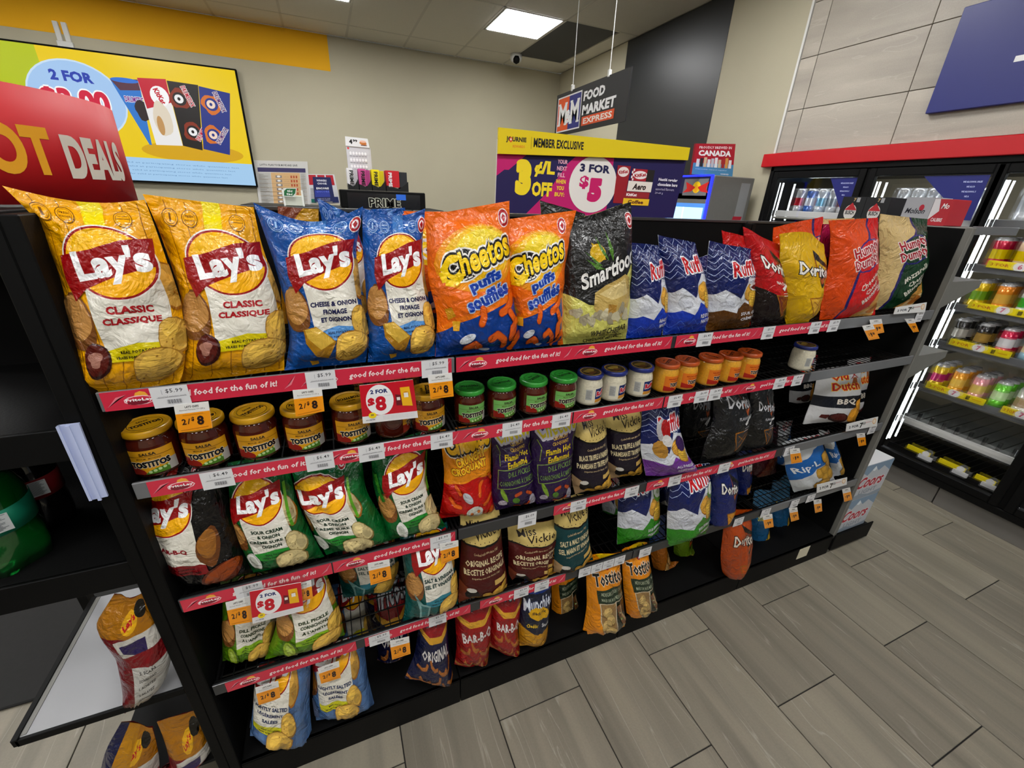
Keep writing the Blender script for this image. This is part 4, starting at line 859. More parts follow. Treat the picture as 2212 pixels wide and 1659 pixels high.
def wrap(A, z_of):                                               # lay art whose x is an angle share and y a height share on the header
    T, C, L = split(*A.arrays(), [(1, 0, k / 60) for k in range(61)])
    t = a0 + (a1 - a0) * T[..., 0]; rr = hR + .0006 + .00005 * L[:, None]
    P = np.stack([hc[0] + rr * np.cos(t), hc[1] + rr * np.sin(t), hz0 + (hz1 - hz0) * T[..., 1]], -1)
    return P, C
def share(px, py): return (hang(px, py) - a0) / (a1 - a0) * 100
s1, s2 = share(-60, 300), share(112, 300); A.text('HOT', (s1 + s2) / 2 - 2, 47, w=(s2 - s1) + 3, h=42, c='#e8a41a', bold=.06)
s1, s2 = share(135, 320), share(272, 390); A.text('DEALS', (s1 + s2) / 2, 44, w=(s2 - s1), h=40, c='#d6cfc0', bold=.06)
P, C = wrap(A, None)
nn = np.cross(P[:, 1] - P[:, 0], P[:, 2] - P[:, 0]); out = P.mean(1); out = out - np.array([hc[0], hc[1], 0]); out[:, 2] = 0
fl = (nn * out).sum(1) < 0; P[fl] = P[fl][:, ::-1]
link('lettering', trimesh('lettering', P, C, None, 'print', np.array(WORLD[r.name])), r)
# bottles
def bottle(px, py, z, R_, hgt, lab, body, lcol, name='soda_bottle'):
    p = PZ((px, py), z); 
    r = root(name, (p[0], p[1], z), lab, 'bottle')
    b = MB(); b.lathe((p[0], p[1], z), [(R_ * .55, .004), (R_ * .9, .0), (R_ * .98, .03), (R_, .06), (R_ * .94, hgt * .3), (R_, hgt * .4), (R_, hgt * .62), (R_ * .8, hgt * .78), (R_ * .4, hgt * .9), (R_ * .28, hgt * .97)], 30, lobes=(5, .1, .05)); b.build('bottle_body', body, r)
    MB().col(lcol).lathe((p[0], p[1], z), [(R_ * 1.01, hgt * .36), (R_ * 1.012, hgt * .56)], 30).build('label', 'print', r)
    MB().col('#e8e8e8').lathe((p[0], p[1], z + hgt * .96), [(R_ * .32, 0), (R_ * .32, hgt * .06)], 16).build('cap', 'print', r)
    A = Art(10, 10); A.rect(0, 0, 10, 10, '#b8bcbc')
    for k in range(14): A.rect(.6, 9.2 - .62 * k, 9.4 - 2 * abs(math.sin(k * 2.3)), 9.5 - .62 * k, '#606468')
    t = -1.05; q = []
    n = np.array([math.cos(t), math.sin(t), 0]); s_ = np.array([-math.sin(t), math.cos(t), 0]); c = np.array([p[0], p[1], z + hgt * .47]) + n * (R_ * 1.03)
    w_ = R_ * .42; h_ = hgt * .075
    art_on_quad('nutrition_panel', A, [c - s_ * w_ + [0, 0, h_], c + s_ * w_ + [0, 0, h_], c + s_ * w_ - [0, 0, h_], c - s_ * w_ - [0, 0, h_]], 'print', r)
bottle(28, 1205, .9015, .062, .25, 'green soda bottle with teal label on the black left rack', 'green_pet', '#0b7a5c')
bottle(118, 1130, .9015, .048, .23, 'dark soda bottle with red label behind the green bottle', 'jar_dark', '#7a1218') if False else None
mat('dark_pet', '#0a0808', rough=.05, coat=1.0)
bottle(112, 1125, .9015, .045, .235, 'dark soda bottle with red label behind the green bottle', 'dark_pet', '#7a1218')

# ---------------------------------------------------------------- printed designs for the bags (100 wide, 140 high)
def shade(c, k): return '#%02x%02x%02x' % tuple(min(255, int(int(c[i:i + 2], 16) * k)) for i in (1, 3, 5))
def chip(A, x, y, rx, ry, rot=0., c='#d8a848', d='#a8701e'):
    A.ell(x, y, rx, ry, d, 16, rot, .05).ell(x - .4, y + .6, rx * .93, ry * .9, c, 16, rot, .05)
    if rx > 9:
        A.ell(x - rx * .25, y + ry * .3, rx * .5, ry * .36, shade(c, 1.12), 12, rot + .3, .1).ell(x + rx * .35, y - ry * .25, rx * .42, ry * .4, shade(c, .9), 12, rot, .12)
        for k in range(5): A.ell(x + rx * .6 * math.sin(k * 2.4 + x), y + ry * .6 * math.cos(k * 1.9 + y), rx * .05, ry * .05, d, 6)
    return A
def maple(A, x, y, r=5.5): A.ell(x, y, r, r * 1.15, '#f0e8e8').ell(x, y, r * .9, r * 1.03, '#b8222c').ell(x, y, r * .58, r * .66, '#f0e8e8'); A.poly([(x, y + r * .5), (x + r * .4, y + .3), (x + r * .2, y - r * .3), (x, y - r * .5), (x - r * .2, y - r * .3), (x - r * .4, y + .3)], '#b8222c'); return A
def lays(bg, bg2, stripe, lines, tc, acc, acct, ink='#8a5a00', top='#ffffff', sour=False, left='#c8985a', extra=None, tcol='#e8e4d8', logo_dx=0.):
    A = Art(); A.rect(0, 0, 100, 140, bg)
    for k in range(-2, 7): A.rect(4 + 20 * k, 0, 14 + 20 * k, 140, bg2)
    if ink == 'y':
        ink = '#8a5a00'
        for x in (12, 30, 48, 61, 78, 92): A.line([(x, 2), (x, 138)], .7, '#a06a00')
    A.rect(46, 100, 63, 140, stripe)
    for x in (15, 33, 78): A.ell(x, 126, 7.4, 6.6, ink).ell(x, 126, 6.7, 5.9, bg).ell(x, 126, 5.6, 4.9, ink).ell(x, 126, 5.2, 4.5, bg)
    A.text('1', 15, 126, h=6, c=ink, bold=.08).text('FRESH', 33, 127.4, w=8, h=1.8, c=ink, bold=.03).text('FRAICHEUR', 33, 124.4, w=9, h=1.5, c=ink, bold=.03).line([(73, 126), (83, 126)], .5, ink).text('real quality', 78, 128, w=8, h=1.2, c=ink)
    if ink != '#8a5a00': maple(A, 94, 126, 6.5)
    if left: A.ell(16, 56, 15, 19, '#8a5a2c', wob=.05).ell(15, 59, 13.5, 15, left, wob=.05); chip(A, 96, 80, 12, 19, .3, '#cfa552' if not sour else '#c8b98e')
    else: A.poly([(46, 140), (66, 140), (52, 112), (38, 112)], '#c02a18')
    A.poly([(28, 84), (92, 84), (94, 28), (35, 28)], tcol).poly([(35, 28), (94, 28), (94, 38), (64, 41), (34, 36)], acc)
    A.ell(57, 95, 38, 25, '#f2ece4', 44).ell(57, 95, 36.8, 24, '#a8121c', 44).ell(57, 95, 34.8, 22.6, '#ffc212', 44).ell(57, 104, 28, 12, '#ffca20', 30)
    A.poly([(17, 98), (15, 84), (19, 70), (31, 78), (60, 86), (92, 93), (95, 113), (70, 110), (45, 103)], '#a80c18')
    A.text("Lay's", 58, 93, w=64, h=24, c='#ffffff', bold=.045, rot=7, shear=.05)
    n = len(lines)
    for k, t in enumerate(lines): A.text(t, 62, (64 - 8 * k) if n <= 2 else (60 - 6.6 * k) if n == 3 else (63 - 5.8 * k), w=min(58, (5.3 if n <= 2 else 4.3) * len(t)), h=5.4 if n <= 2 else 4.2 if n == 3 else 3.9, c=tc, bold=.055)
    A.text('REAL POTATOES', 64, 35, w=30, h=2.2, c=acct, bold=.03).text('VRAIES POMMES DE TERRE', 64, 31, w=42, h=2.2, c=acct, bold=.03)
    if extra: extra(A)
    if left is None: return A
    c1 = ('#e8c060', '#b48838') if not sour else ('#d4c494', '#94804c')
    chip(A, 93, 42, 12, 15, .5, *c1); chip(A, 77, 21, 21, 15, .15, *c1); return A
def ex_classic(A): A.ell(27, 30, 11.5, 12.5, '#3f120e', wob=.03).ell(26, 31, 10, 11, '#6a241a', wob=.03).ell(25, 31.5, 5.5, 5.5, '#b88878', wob=.16)
def ex_cheese(A): A.poly([(20, 40), (35, 42), (58, 27), (50, 13), (36, 16), (22, 28)], '#b88a20').poly([(22, 40), (36, 41), (56, 27), (40, 22), (24, 33)], '#e0bc54').poly([(28, 12), (38, 12), (40, 6), (32, 4)], '#d8a830')
def ex_onion(A): A.ell(30, 26, 9, 11, '#e6e6e0', wob=.04).ell(29, 26, 5, 7, '#c8ccc0').poly([(3, 100), (8, 100), (16, 66), (10, 64)], '#3c8a2c').poly([(97, 110), (101, 110), (99, 62), (95, 62)], '#6cae2c')
def ex_pickle(A): A.ell(28, 24, 9, 16, '#5c7a10', rot=.5, wob=.03).ell(27, 25, 7, 13.5, '#a8c040', rot=.5).ell(27, 25, 3, 9, '#c4d870', rot=.5)
def ex_vinegar(A): A.poly([(14, 48), (24, 38), (34, 30), (26, 18), (20, 34)], '#7fa6a4').poly([(22, 36), (42, 30), (40, 10), (24, 14)], '#8fb4b2').poly([(25, 33), (39, 28), (37, 13), (27, 16)], '#3d7c7c')
def ex_salt(A): A.ell(22, 22, 9, 14, '#7a86a4', rot=.2)
D = {}
D['classic'] = lambda: lays('#f8ba00', '#f5b600', '#f4e000', ['CLASSIC', 'CLASSIQUE'], '#b81828', '#e4d400', '#2a2a10', 'y', extra=ex_classic)
D['cheese'] = lambda: lays('#0e5ea8', '#1264b0', '#4d86c4', ['CHEESE & ONION', 'FROMAGE', 'ET OIGNON'], '#22265c', '#6aa4dc', '#103060', '#a8c8ea', extra=ex_cheese)
D['sourcream'] = lambda: lays('#0d6b33', '#10733a', '#2d8a48', ['SOUR CREAM', '& ONION', 'CRÈME SURE ET', 'OIGNON'], '#20402c', '#2f9a3c', '#0d5028', '#3f9a84', sour=True, extra=ex_onion)
D['bbq'] = lambda: lays('#141214', '#181517', '#c8281c', ['', 'BAR-B-Q'], '#9a1c28', '#8a1420', '#30060a', '#b8b8b8', left=None, extra=lambda A: (A.ell(104, 56, 13, 22, '#7c4c20', rot=-.5, wob=.06).ell(104, 60, 10, 16, '#a87434', rot=-.5, wob=.06), A.ell(104, 22, 30, 12, '#6a2c10', rot=.35).ell(106, 25, 26, 8, '#a0501c', rot=.35)))
D['dill'] = lambda: lays('#5d8a12', '#68961a', '#7aa828', ['DILL PICKLE', 'CORNICHONS', "À L'ANETH"], '#2c4410', '#9ac420', '#38580c', '#b8d070', extra=ex_pickle)
D['vinegar'] = lambda: lays('#0c5c58', '#0f6460', '#2d7c78', ['SALT & VINEGAR', 'SEL ET VINAIGRE'], '#28504e', '#3d90a0', '#0c4048', '#88b8b4', extra=ex_vinegar)
D['salted'] = lambda: lays('#5c7ca8', '#668ab8', '#88a8cc', ['LIGHTLY SALTED', 'LÉGÈREMENT', 'SALÉES'], '#34466c', '#dcd820', '#4c4410', '#c4d4e8', left='#a8742e', extra=ex_salt)
def cheeto(A, pts, w_=6.5, c='#e8731a'):
    A.line(pts, w_ + 1.4, '#b8480c')
    for p in pts: A.ell(p[0], p[1], (w_ + 1.4) / 2, (w_ + 1.4) / 2, '#b8480c', 10)
    A.line(pts, w_, c)
    for p in pts: A.ell(p[0], p[1], w_ / 2, w_ / 2, c, 10)
def D_puffs():
    A = Art(); A.rect(0, 0, 100, 140, '#f07c10').ell(52, 96, 47, 30, '#f4a418').ell(55, 100, 40, 24, '#f4c41c').ell(58, 104, 31, 17, '#f2d836')
    A.poly([(0, 0), (100, 0), (100, 56), (82, 53), (20, 38), (0, 26)], '#0c4c9c').poly([(0, 26), (20, 38), (82, 53), (100, 56), (100, 60), (80, 58), (18, 43), (0, 32)], '#f0860f')
    maple(A, 90, 127, 7)
    A.ell(34, 92, 23, 16, '#f4f0ea').ell(34, 92, 21.5, 14.5, '#181210')
    A.text('Cheetos', 54, 98, w=80, h=23, c='#ffdc10', bold=.035, rot=13, outline=((.14, '#f4f0ea'), (.08, '#14100e')))
    A.line([(27, 99), (19, 97), (13, 88), (15, 78), (24, 76), (32, 82)], 6.5, '#ffdc10').ell(27, 99, 3.2, 3.2, '#ffdc10').ell(32, 82, 3.2, 3.2, '#ffdc10')
    A.text('puffs', 60, 75, w=40, h=13, c='#0a4cb0', bold=.05, rot=15, outline=((.07, '#b8c8dc'),))
    A.text('soufflés', 60, 61, w=58, h=13, c='#0a4cb0', bold=.05, rot=15, outline=((.07, '#b8c8dc'),))
    A.poly([(8, 52), (15, 54), (18, 45), (10, 41)], '#d8a020').poly([(14, 40), (22, 40), (21, 30), (15, 30)], '#e8b430')
    for p in (((92, 62), (90, 54), (80, 47), (72, 44)), ((50, 50), (49, 42), (46, 36)), ((84, 44), (90, 34), (86, 22)), ((92, 34), (84, 28), (82, 18)), ((56, 20), (64, 24), (72, 18), (74, 10)), ((94, 20), (88, 14), (84, 4)), ((30, 12), (38, 16), (44, 12))): cheeto(A, p)
    A.ell(30, 22, 9, 4, '#d8dce4', rot=.4).ell(52, 8, 7, 3.2, '#c8ccd8', rot=-.3); return A
D['puffs'] = D_puffs
def D_crunchy():
    A = Art(); A.rect(0, 0, 100, 140, '#c01410').rect(0, 72, 100, 140, '#e8981a').poly([(0, 72), (100, 90), (100, 80), (50, 68), (0, 60)], '#e8981a').ell(50, 118, 50, 16, '#f0c020')
    A.text('Cheetos', 50, 122, w=86, h=26, c='#e8b810', bold=.07, rot=8, outline=((.15, '#e8e4dc'), (.1, '#14100e')))
    A.text('CRUNCHY', 52, 101, w=62, h=13, c='#f2c430', bold=.05, rot=13, outline=((.06, '#7a2a08'),)).text('CROQUANT', 48, 86, w=72, h=13, c='#f2c430', bold=.05, rot=12, outline=((.06, '#7a2a08'),))
    for p in (((74, 66), (68, 58), (66, 46)), ((92, 44), (82, 36), (74, 32)), ((90, 24), (84, 16), (82, 8)), ((88, 74), (96, 66)), ((20, 60), (28, 50)), ((12, 40), (20, 30), (30, 28))): cheeto(A, p, 5, '#e0701c')
    A.ell(56, 20, 15, 11, '#d8d6cc', rot=.3, wob=.06).ell(50, 18, 3, 3, '#c87838').ell(62, 23, 3, 3, '#c87838').ell(42, 44, 12, 6, '#c8c8cc', rot=-.7); return A
D['crunchy'] = D_crunchy
def D_pickle():
    A = Art(); A.rect(0, 0, 100, 140, '#34184e').ell(50, 132, 55, 20, '#4a2468')
    A.text('Cheetos', 50, 128, w=84, h=24, c='#d8c820', bold=.07, rot=6, outline=((.14, '#c8c4cc'), (.09, '#120a18')))
    A.text('CRUNCHY', 56, 113, w=34, h=6, c='#c8a84c', bold=.04, rot=4).text('CROQUANT', 56, 105, w=38, h=6, c='#c8a84c', bold=.04, rot=4)
    A.text('Flamin Hot', 52, 95, w=58, h=9, c='#d8c01c', bold=.04, rot=6, shear=.2).text('Enflammé', 52, 84, w=50, h=9, c='#d8c01c', bold=.04, rot=6, shear=.2)
    A.line([(8, 74), (94, 82), (94, 52), (8, 44), (8, 74)], 1.2, '#8a9c5c').line([(12, 80), (16, 100), (8, 112)], 1.4, '#8a9a3c').line([(92, 86), (86, 102), (92, 114)], 1.4, '#8a9a3c')
    A.text('DILL PICKLE', 56, 70, w=56, h=9, c='#8cae5a', bold=.0, rot=5).text("CORNICHONS À L'ANETH", 51, 57, w=80, h=9, c='#8cae5a', bold=.0, rot=5)
    A.ell(20, 34, 4.5, 13, '#8cae3c', rot=.5).ell(16, 20, 9, 5, '#c4bcc8', rot=.3).ell(82, 20, 9, 12, '#bdb8c4', rot=-.2)
    for p in (((44, 34), (56, 38)), ((70, 38), (80, 34)), ((40, 14), (52, 10)), ((64, 12), (72, 20))): cheeto(A, p, 4.5, '#c86024')
    A.ell(44, 26, 8, 5, '#5c8a2c'); return A
D['pickle'] = D_pickle
def D_smart():
    A = Art(); A.rect(0, 0, 100, 140, '#d8d478').poly([(0, 140), (0, 62), (12, 56), (26, 48), (50, 44), (75, 62), (100, 90), (100, 140)], '#262626')
    A.poly([(28, 112), (40, 106), (50, 92), (36, 92)], '#c8a80c').ell(38, 100, 12, 9, '#d8b418', rot=-.5)
    for p in (((20, 104), (34, 94), (46, 86), (38, 88)), ((34, 118), (46, 104), (54, 90), (46, 98)), ((50, 120), (60, 100), (60, 88), (54, 100)), ((22, 96), (40, 84), (50, 82), (36, 84))): A.poly(list(p), '#5c8a34')
    A.text('Smartfood', 58, 82, w=84, h=17, c='#f0eeea', bold=.03, rot=14, shear=.15, outline=((.05, '#0c0c0c'),)).text('POPCORN', 50, 68, w=34, h=3.4, c='#5a5a56', rot=6)
    A.poly([(34, 60), (50, 66), (80, 74), (88, 70), (94, 52), (84, 32), (60, 26), (40, 32), (32, 44)], '#c8ae6a').poly([(40, 58), (80, 70), (86, 54), (60, 50)], '#dcc890').poly([(54, 46), (66, 44), (62, 30), (54, 32)], '#b48c40')
    for k in range(9): A.ell(12 + 9 * k, 36 - 10 * abs(math.sin(k * .9)) + 4, 7, 5.5, '#a89f86' if k % 2 else '#c8c0a4', 12, k, .18)
    A.text('WHITE CHEDDAR', 60, 17, w=56, h=6.6, c='#3a3820', bold=.02, rot=4).text('CHEDDAR BLANC', 58, 6, w=56, h=6, c='#3a3820', bold=.02, rot=4).text('FLAVOUR / SAVEUR', 60, 11.6, w=24, h=2, c='#3a3820', rot=4); maple(A, 92, 124, 7); return A
D['smart'] = D_smart
def zig(A, y0, n, c, x0=-26, w_=.7):
    for k in range(n):
        y = y0 + k * 9; pts = []; x = x0; i = 0
        while x <= 106: pts.append((x, y + (5 if i % 2 else -5) + .12 * x)); x += 13; i += 1
        A.line(pts, w_, c)
def D_ruff(bot, lines, zc, top='#14286a', low='#d8dae0', lt='#e8e8f0', extra=None):
    A = Art(); A.rect(0, 0, 100, 140, low).poly([(-30, 60), (0, 62), (16, 70), (30, 64), (46, 56), (66, 92), (110, 88), (110, 140), (-30, 140)], top)
    zig(A, 86, 6, '#b8c4e4'); A.poly([(-30, 30), (0, 34), (14, 38), (40, 32), (58, 50), (70, 44), (110, 50), (110, 0), (-30, 0)], bot); zig(A, 8, 2, zc)
    A.ell(22, 47, 15, 6, '#c4c6ce').text('BEST BY', 26, 46, w=9, h=2, c='#50525a').text('2025', 26, 43, w=9, h=2, c='#50525a')
    A.text('Ruffles', 66, 106, w=74, h=24, c='#cc1020', bold=.06, rot=8, shear=.12, outline=((.07, '#f0f0f4'),))
    chip(A, 66, 66, 12, 15, -.4); chip(A, 78, 56, 13, 17, -.3, '#dcb84c')
    for k in range(6): A.line([(69 + k * .5, 66 - 4 * k), (88 - k, 64 - 4 * k)], .7, '#b08428')
    for k, t in enumerate(lines): A.text(t, 74, 32 - 8 * k, w=min(46, 5.4 * len(t)), h=5.6, c=lt, bold=.06, rot=6, shear=.12)
    if extra: extra(A)
    return A
D['ruff'] = lambda: D_ruff('#1c46b4', ['REGULAR', 'NATURE'], '#5c84e0')
D['ruffbrown'] = lambda: D_ruff('#6a4410', ['SOUR CREAM', 'CRÈME SURE'], '#8a6428', extra=lambda A: A.ell(80, 76, 13, 7, '#e8e4e0').ell(80, 75, 8, 4, '#5c2c24', wob=.2))
D['ruffgreen'] = lambda: D_ruff('#3c9428', ['SOUR CREAM & ONION', 'CRÈME SURE ET OIGNON'], '#58b040', extra=lambda A: A.ell(82, 84, 14, 11, '#6a9a3c').ell(82, 87, 12, 8, '#e8ece4').ell(82, 88, 6, 3.6, '#b8c8a8'))
D['alldressed'] = lambda: D_ruff('#8244a4', ['ALL DRESSED', 'ASSAISONNÉES'], '#b888d0', extra=lambda A: A.ell(40, 92, 16, 20, '#b8b4b4').ell(46, 96, 11, 15, '#b01c20').ell(30, 62, 14, 16, '#b88c3c').ell(46, 78, 12, 10, '#d8d4d0').ell(78, 74, 13, 13, '#4a2468'))
def D_dor(bg, bg2, lt='#f4f0ea', words='', chipc='#d8a428', low=None, f1=False):
    A = Art(); A.rect(0, 0, 100, 140, bg)
    if low: A.poly([(-30, 0), (110, 0), (110, 30), (60, 46), (0, 58), (-30, 56)], low)
    A.poly([(48, 122), (66, 66), (96, 100)], '#14100e').poly([(50, 118), (58, 88), (66, 72), (92, 98), (64, 80), (60, 92)], '#b8602a').poly([(54, 110), (60, 90), (86, 98)], bg2)
    A.text('Doritos', 58, 94, w=80, h=19, c=lt, bold=.06, rot=-4, outline=((.06, '#14100e'),))
    if words: A.text(words, 58, 70, w=34, h=5, c=lt, bold=.02)
    A.poly([(36, 50), (84, 52), (56, 16)], '#a8701c').poly([(40, 48), (80, 50), (56, 20)], chipc).line([(48, 44), (66, 36)], 1.4, '#a8701c').line([(54, 32), (70, 46)], 1.4, '#a8701c')
    if f1: A.poly([(56, 62), (70, 70), (92, 72), (90, 68), (72, 66), (64, 58)], '#e8e8e8').line([(60, 54), (90, 56)], 1, lt).line([(60, 50), (86, 52)], 1, lt)
    return A
D['dorred'] = lambda: D_dor('#c41420', '#8a0c14', words='NACHO', low='#241416', chipc='#7c3018', f1=True)
D['doryellow'] = lambda: D_dor('#dcb400', '#e0b800', words='', chipc='#e0b43c')
D['dorblack'] = lambda: D_dor('#24262a', '#1a1b1e', lt='#c8c8cc', words='FLAVOUR', chipc='#3c3c40', low='#101113', f1=True)
D['dorblue'] = lambda: D_dor('#122a72', '#0c1c50', words='', chipc='#e4a41c')
D['dororange'] = lambda: D_dor('#b85414', '#a04810', lt='#e8dcd0', words='', chipc='#c8641c')
D['dorlime'] = lambda: D_dor('#6c8a1c', '#5c7814', lt='#d8dcc8', words='', chipc='#94a838')
def D_humpty(a, b, c, w1, w2):
    A = Art(); A.rect(0, 0, 100, 140, a).poly([(28, 0), (30, 30), (42, 70), (62, 104), (78, 140), (130, 140), (130, 0)], '#342a7a').poly([(32, 0), (34, 30), (46, 68), (66, 100), (82, 140), (130, 140), (130, 0)], b)
    A.poly([(58, 0), (66, 14), (86, 34), (100, 44), (100, 0)], '#d8a85c').poly([(70, 4), (84, 20), (100, 28), (100, 4)], '#e8cfa0').ell(90, 14, 10, 9, '#c8843c', wob=.1).poly([(86, 40), (100, 56), (100, 44)], '#e8e0d0')
    A.ell(66, 92, 32, 20, '#3a2c8c', rot=.5).ell(66, 92, 30, 18, b, rot=.5)
    for t, y in (('Humpty', 100), ('Dumpty', 84)): A.text(t, 64, y, w=56, h=17, c='#b81c34', bold=.08, rot=16, outline=((.08, '#f0e4e0'),))
    A.text(w1, 70, 58, w=48, h=8, c='#e8e4d8', bold=.02, rot=34, shear=.2).text('Cheese', 74, 48, w=34, h=6.5, c='#e8e4d8', bold=.03, rot=34).text(w2, 72, 38, w=42, h=7, c='#e8e4d8', bold=.04, rot=36); return A
D['hdorange'] = lambda: D_humpty('#e05a10', '#d81818', 0, 'Cheesies', 'Bâtonnets')
D['hdgreen'] = lambda: D_humpty('#d8c08c', '#0f4a28', 0, 'Mozzarella', 'Bâtonnets')
def D_vick(bg, l1, l2, top='#cdb878'):
    A = Art(); A.rect(0, 0, 100, 140, bg).poly([(0, 100), (20, 96), (50, 93), (80, 96), (100, 101), (100, 140), (0, 140)], '#141010').poly([(0, 103), (20, 99), (50, 96), (80, 99), (100, 104), (100, 140), (0, 140)], top)
    for k in range(9): A.ell(6 + k * 11, 103 - 3 * math.sin(math.pi * (6 + k * 11) / 100), .9, .9, '#241810', 8)
    A.text('Miss', 28, 124, w=30, h=12, c='#2a1814', bold=.01, rot=8).text("Vickie's", 60, 114, w=64, h=15, c='#2a1814', bold=.01, rot=6)
    A.text('Cooked with care since 1987', 52, 87, w=56, h=4, c='#c8b490', rot=4).text(l1, 50, 74, w=84, h=9, c='#e0d2ac', bold=.03, rot=4).text(l2, 50, 61, w=88, h=9, c='#e0d2ac', bold=.03, rot=4).text('Préparées avec soin depuis 1987', 50, 51, w=60, h=4, c='#c8b490', rot=4)
    A.poly([(66, 42), (94, 46), (94, 38), (66, 34)], '#d8b870').poly([(0, 40), (22, 30), (44, 4), (0, 0)], '#b89c78' if bg != '#5c1a18' else '#84442c').ell(22, 22, 13, 10, '#1c1410', wob=.04).ell(20, 30, 9, 4, '#d8d4cc')
    for x, y, r_ in ((34, 12, .3), (52, 18, -.2), (70, 22, .5), (84, 26, .8), (48, 8, .1), (66, 9, -.3), (86, 14, .4)): chip(A, x, y, 13, 7, r_, '#d0a848', '#8c6420')
    return A
D['truffle'] = lambda: D_vick('#2a2030', 'BLACK TRUFFLE & PARMESAN', 'PARMESAN ET TRUFFE NOIRE')
D['vorig'] = lambda: D_vick('#5c1a18', 'ORIGINAL RECIPE', 'RECETTE ORIGINALE')
D['vsalt'] = lambda: D_vick('#0f4c50', 'SALT & MALT VINEGAR', 'SEL MARIN ET VINAIGRE')
def D_dutch():
    A = Art(); A.rect(0, 0, 100, 140, '#c8c8c8').rect(0, 52, 100, 78, '#181c28').text('Old', 38, 122, w=34, h=18, c='#c0202c', bold=.07, outline=((.06, '#f0c020'),)).text('Dutch', 50, 100, w=60, h=18, c='#c0202c', bold=.07, outline=((.06, '#f0c020'),))
    A.line([(62, 128), (78, 114)], 1.6, '#b03020').line([(78, 128), (62, 114)], 1.6, '#b03020').poly([(66, 116), (74, 116), (77, 104), (63, 104)], '#a86838').text('BBQ', 54, 65, w=44, h=14, c='#e0d8cc', bold=.07)
    A.ell(44, 30, 20, 12, '#3c1410').ell(44, 32, 16, 8, '#5c2018'); A.poly([(14, 34), (26, 36), (24, 24), (12, 26)], '#5c2018'); chip(A, 78, 34, 17, 20, .3, '#d8a038'); chip(A, 88, 58, 12, 12, .3, '#d8a038'); A.poly([(84, 140), (100, 140), (100, 124)], '#c02030'); return A
D['dutch'] = D_dutch
def D_ripl():
    A = Art(); A.rect(0, 0, 100, 140, '#cfd2d4').poly([(0, 44), (0, 88), (40, 100), (100, 128), (100, 82), (56, 66), (24, 54)], '#2470b4').text('Old Dutch', 60, 132, w=70, h=12, c='#c0202c', bold=.07, rot=8).text('Rip·L', 36, 76, w=56, h=20, c='#e8eaec', bold=.05, rot=14)
    for x, y in ((60, 54), (76, 60), (68, 40), (84, 44), (90, 76), (84, 90), (46, 22), (58, 28)): chip(A, x, y, 15, 12, .4, '#b8923c', '#86642a')
    return A
D['ripl'] = D_ripl
def D_frit(bg, wd, c2='#d8d4cc'):
    A = Art(); A.rect(0, 0, 100, 140, bg).poly([(0, 92), (30, 82), (70, 84), (100, 96), (100, 140), (0, 140)], '#9c1822').poly([(0, 84), (30, 74), (70, 76), (100, 92), (100, 99), (70, 84), (30, 82), (0, 92)], '#d8a83c')
    A.text('fritos', 50, 108, w=84, h=24, c='#c8ccd4', bold=.08, rot=4, shear=.12, outline=((.05, '#20243c'),)).text(wd, 52, 60, w=80, h=16, c='#e4e0dc', bold=.04, rot=8)
    for x, y, a in ((20, 36, .5), (44, 44, -.4), (70, 38, .2), (88, 44, 1.), (30, 16, 0), (56, 20, .7), (78, 14, -.3), (12, 8, .4), (92, 22, .2)):
        P_ = [(-13, 2), (-5, -5), (6, -6), (13, 1), (10, 5), (4, 0), (-4, 1), (-10, 6)]
        A.poly([(x + p * math.cos(a) - q_ * math.sin(a), y + p * math.sin(a) + q_ * math.cos(a)) for p, q_ in P_], '#b87838')
    return A
D['fritos'] = lambda: D_frit('#161c4a', 'ORIGINAL'); D['fritbbq'] = lambda: D_frit('#a01a1c', 'BAR-B-Q')
def D_munch():
    A = Art(); A.rect(0, 0, 100, 140, '#c8961c').poly([(0, 54), (50, 42), (100, 56), (100, 140), (0, 140)], '#16203c').poly([(0, 112), (100, 120), (100, 140), (0, 140)], '#1a4ca0').text('Munchies', 50, 100, w=92, h=22, c='#e0e4ec', bold=.06, rot=8, outline=((.05, '#1c2c5c'),))
    A.ell(50, 82, 34, 11, '#d8ac18').text('snack mix', 50, 84, w=44, h=6, c='#1c1c24', bold=.04, rot=4).text('Cheddar', 32, 60, w=34, h=7, c='#e0c030', bold=.03, shear=.2, rot=6).text('Snack', 74, 62, w=26, h=7, c='#e4e4e8', bold=.03, rot=6)
    for k in range(12): A.ell(8 + (k * 17) % 88, 8 + (k * 13) % 34, 8, 5, '#dca828' if k % 2 else '#b07c18', 8, k)
    return A
D['munch'] = D_munch
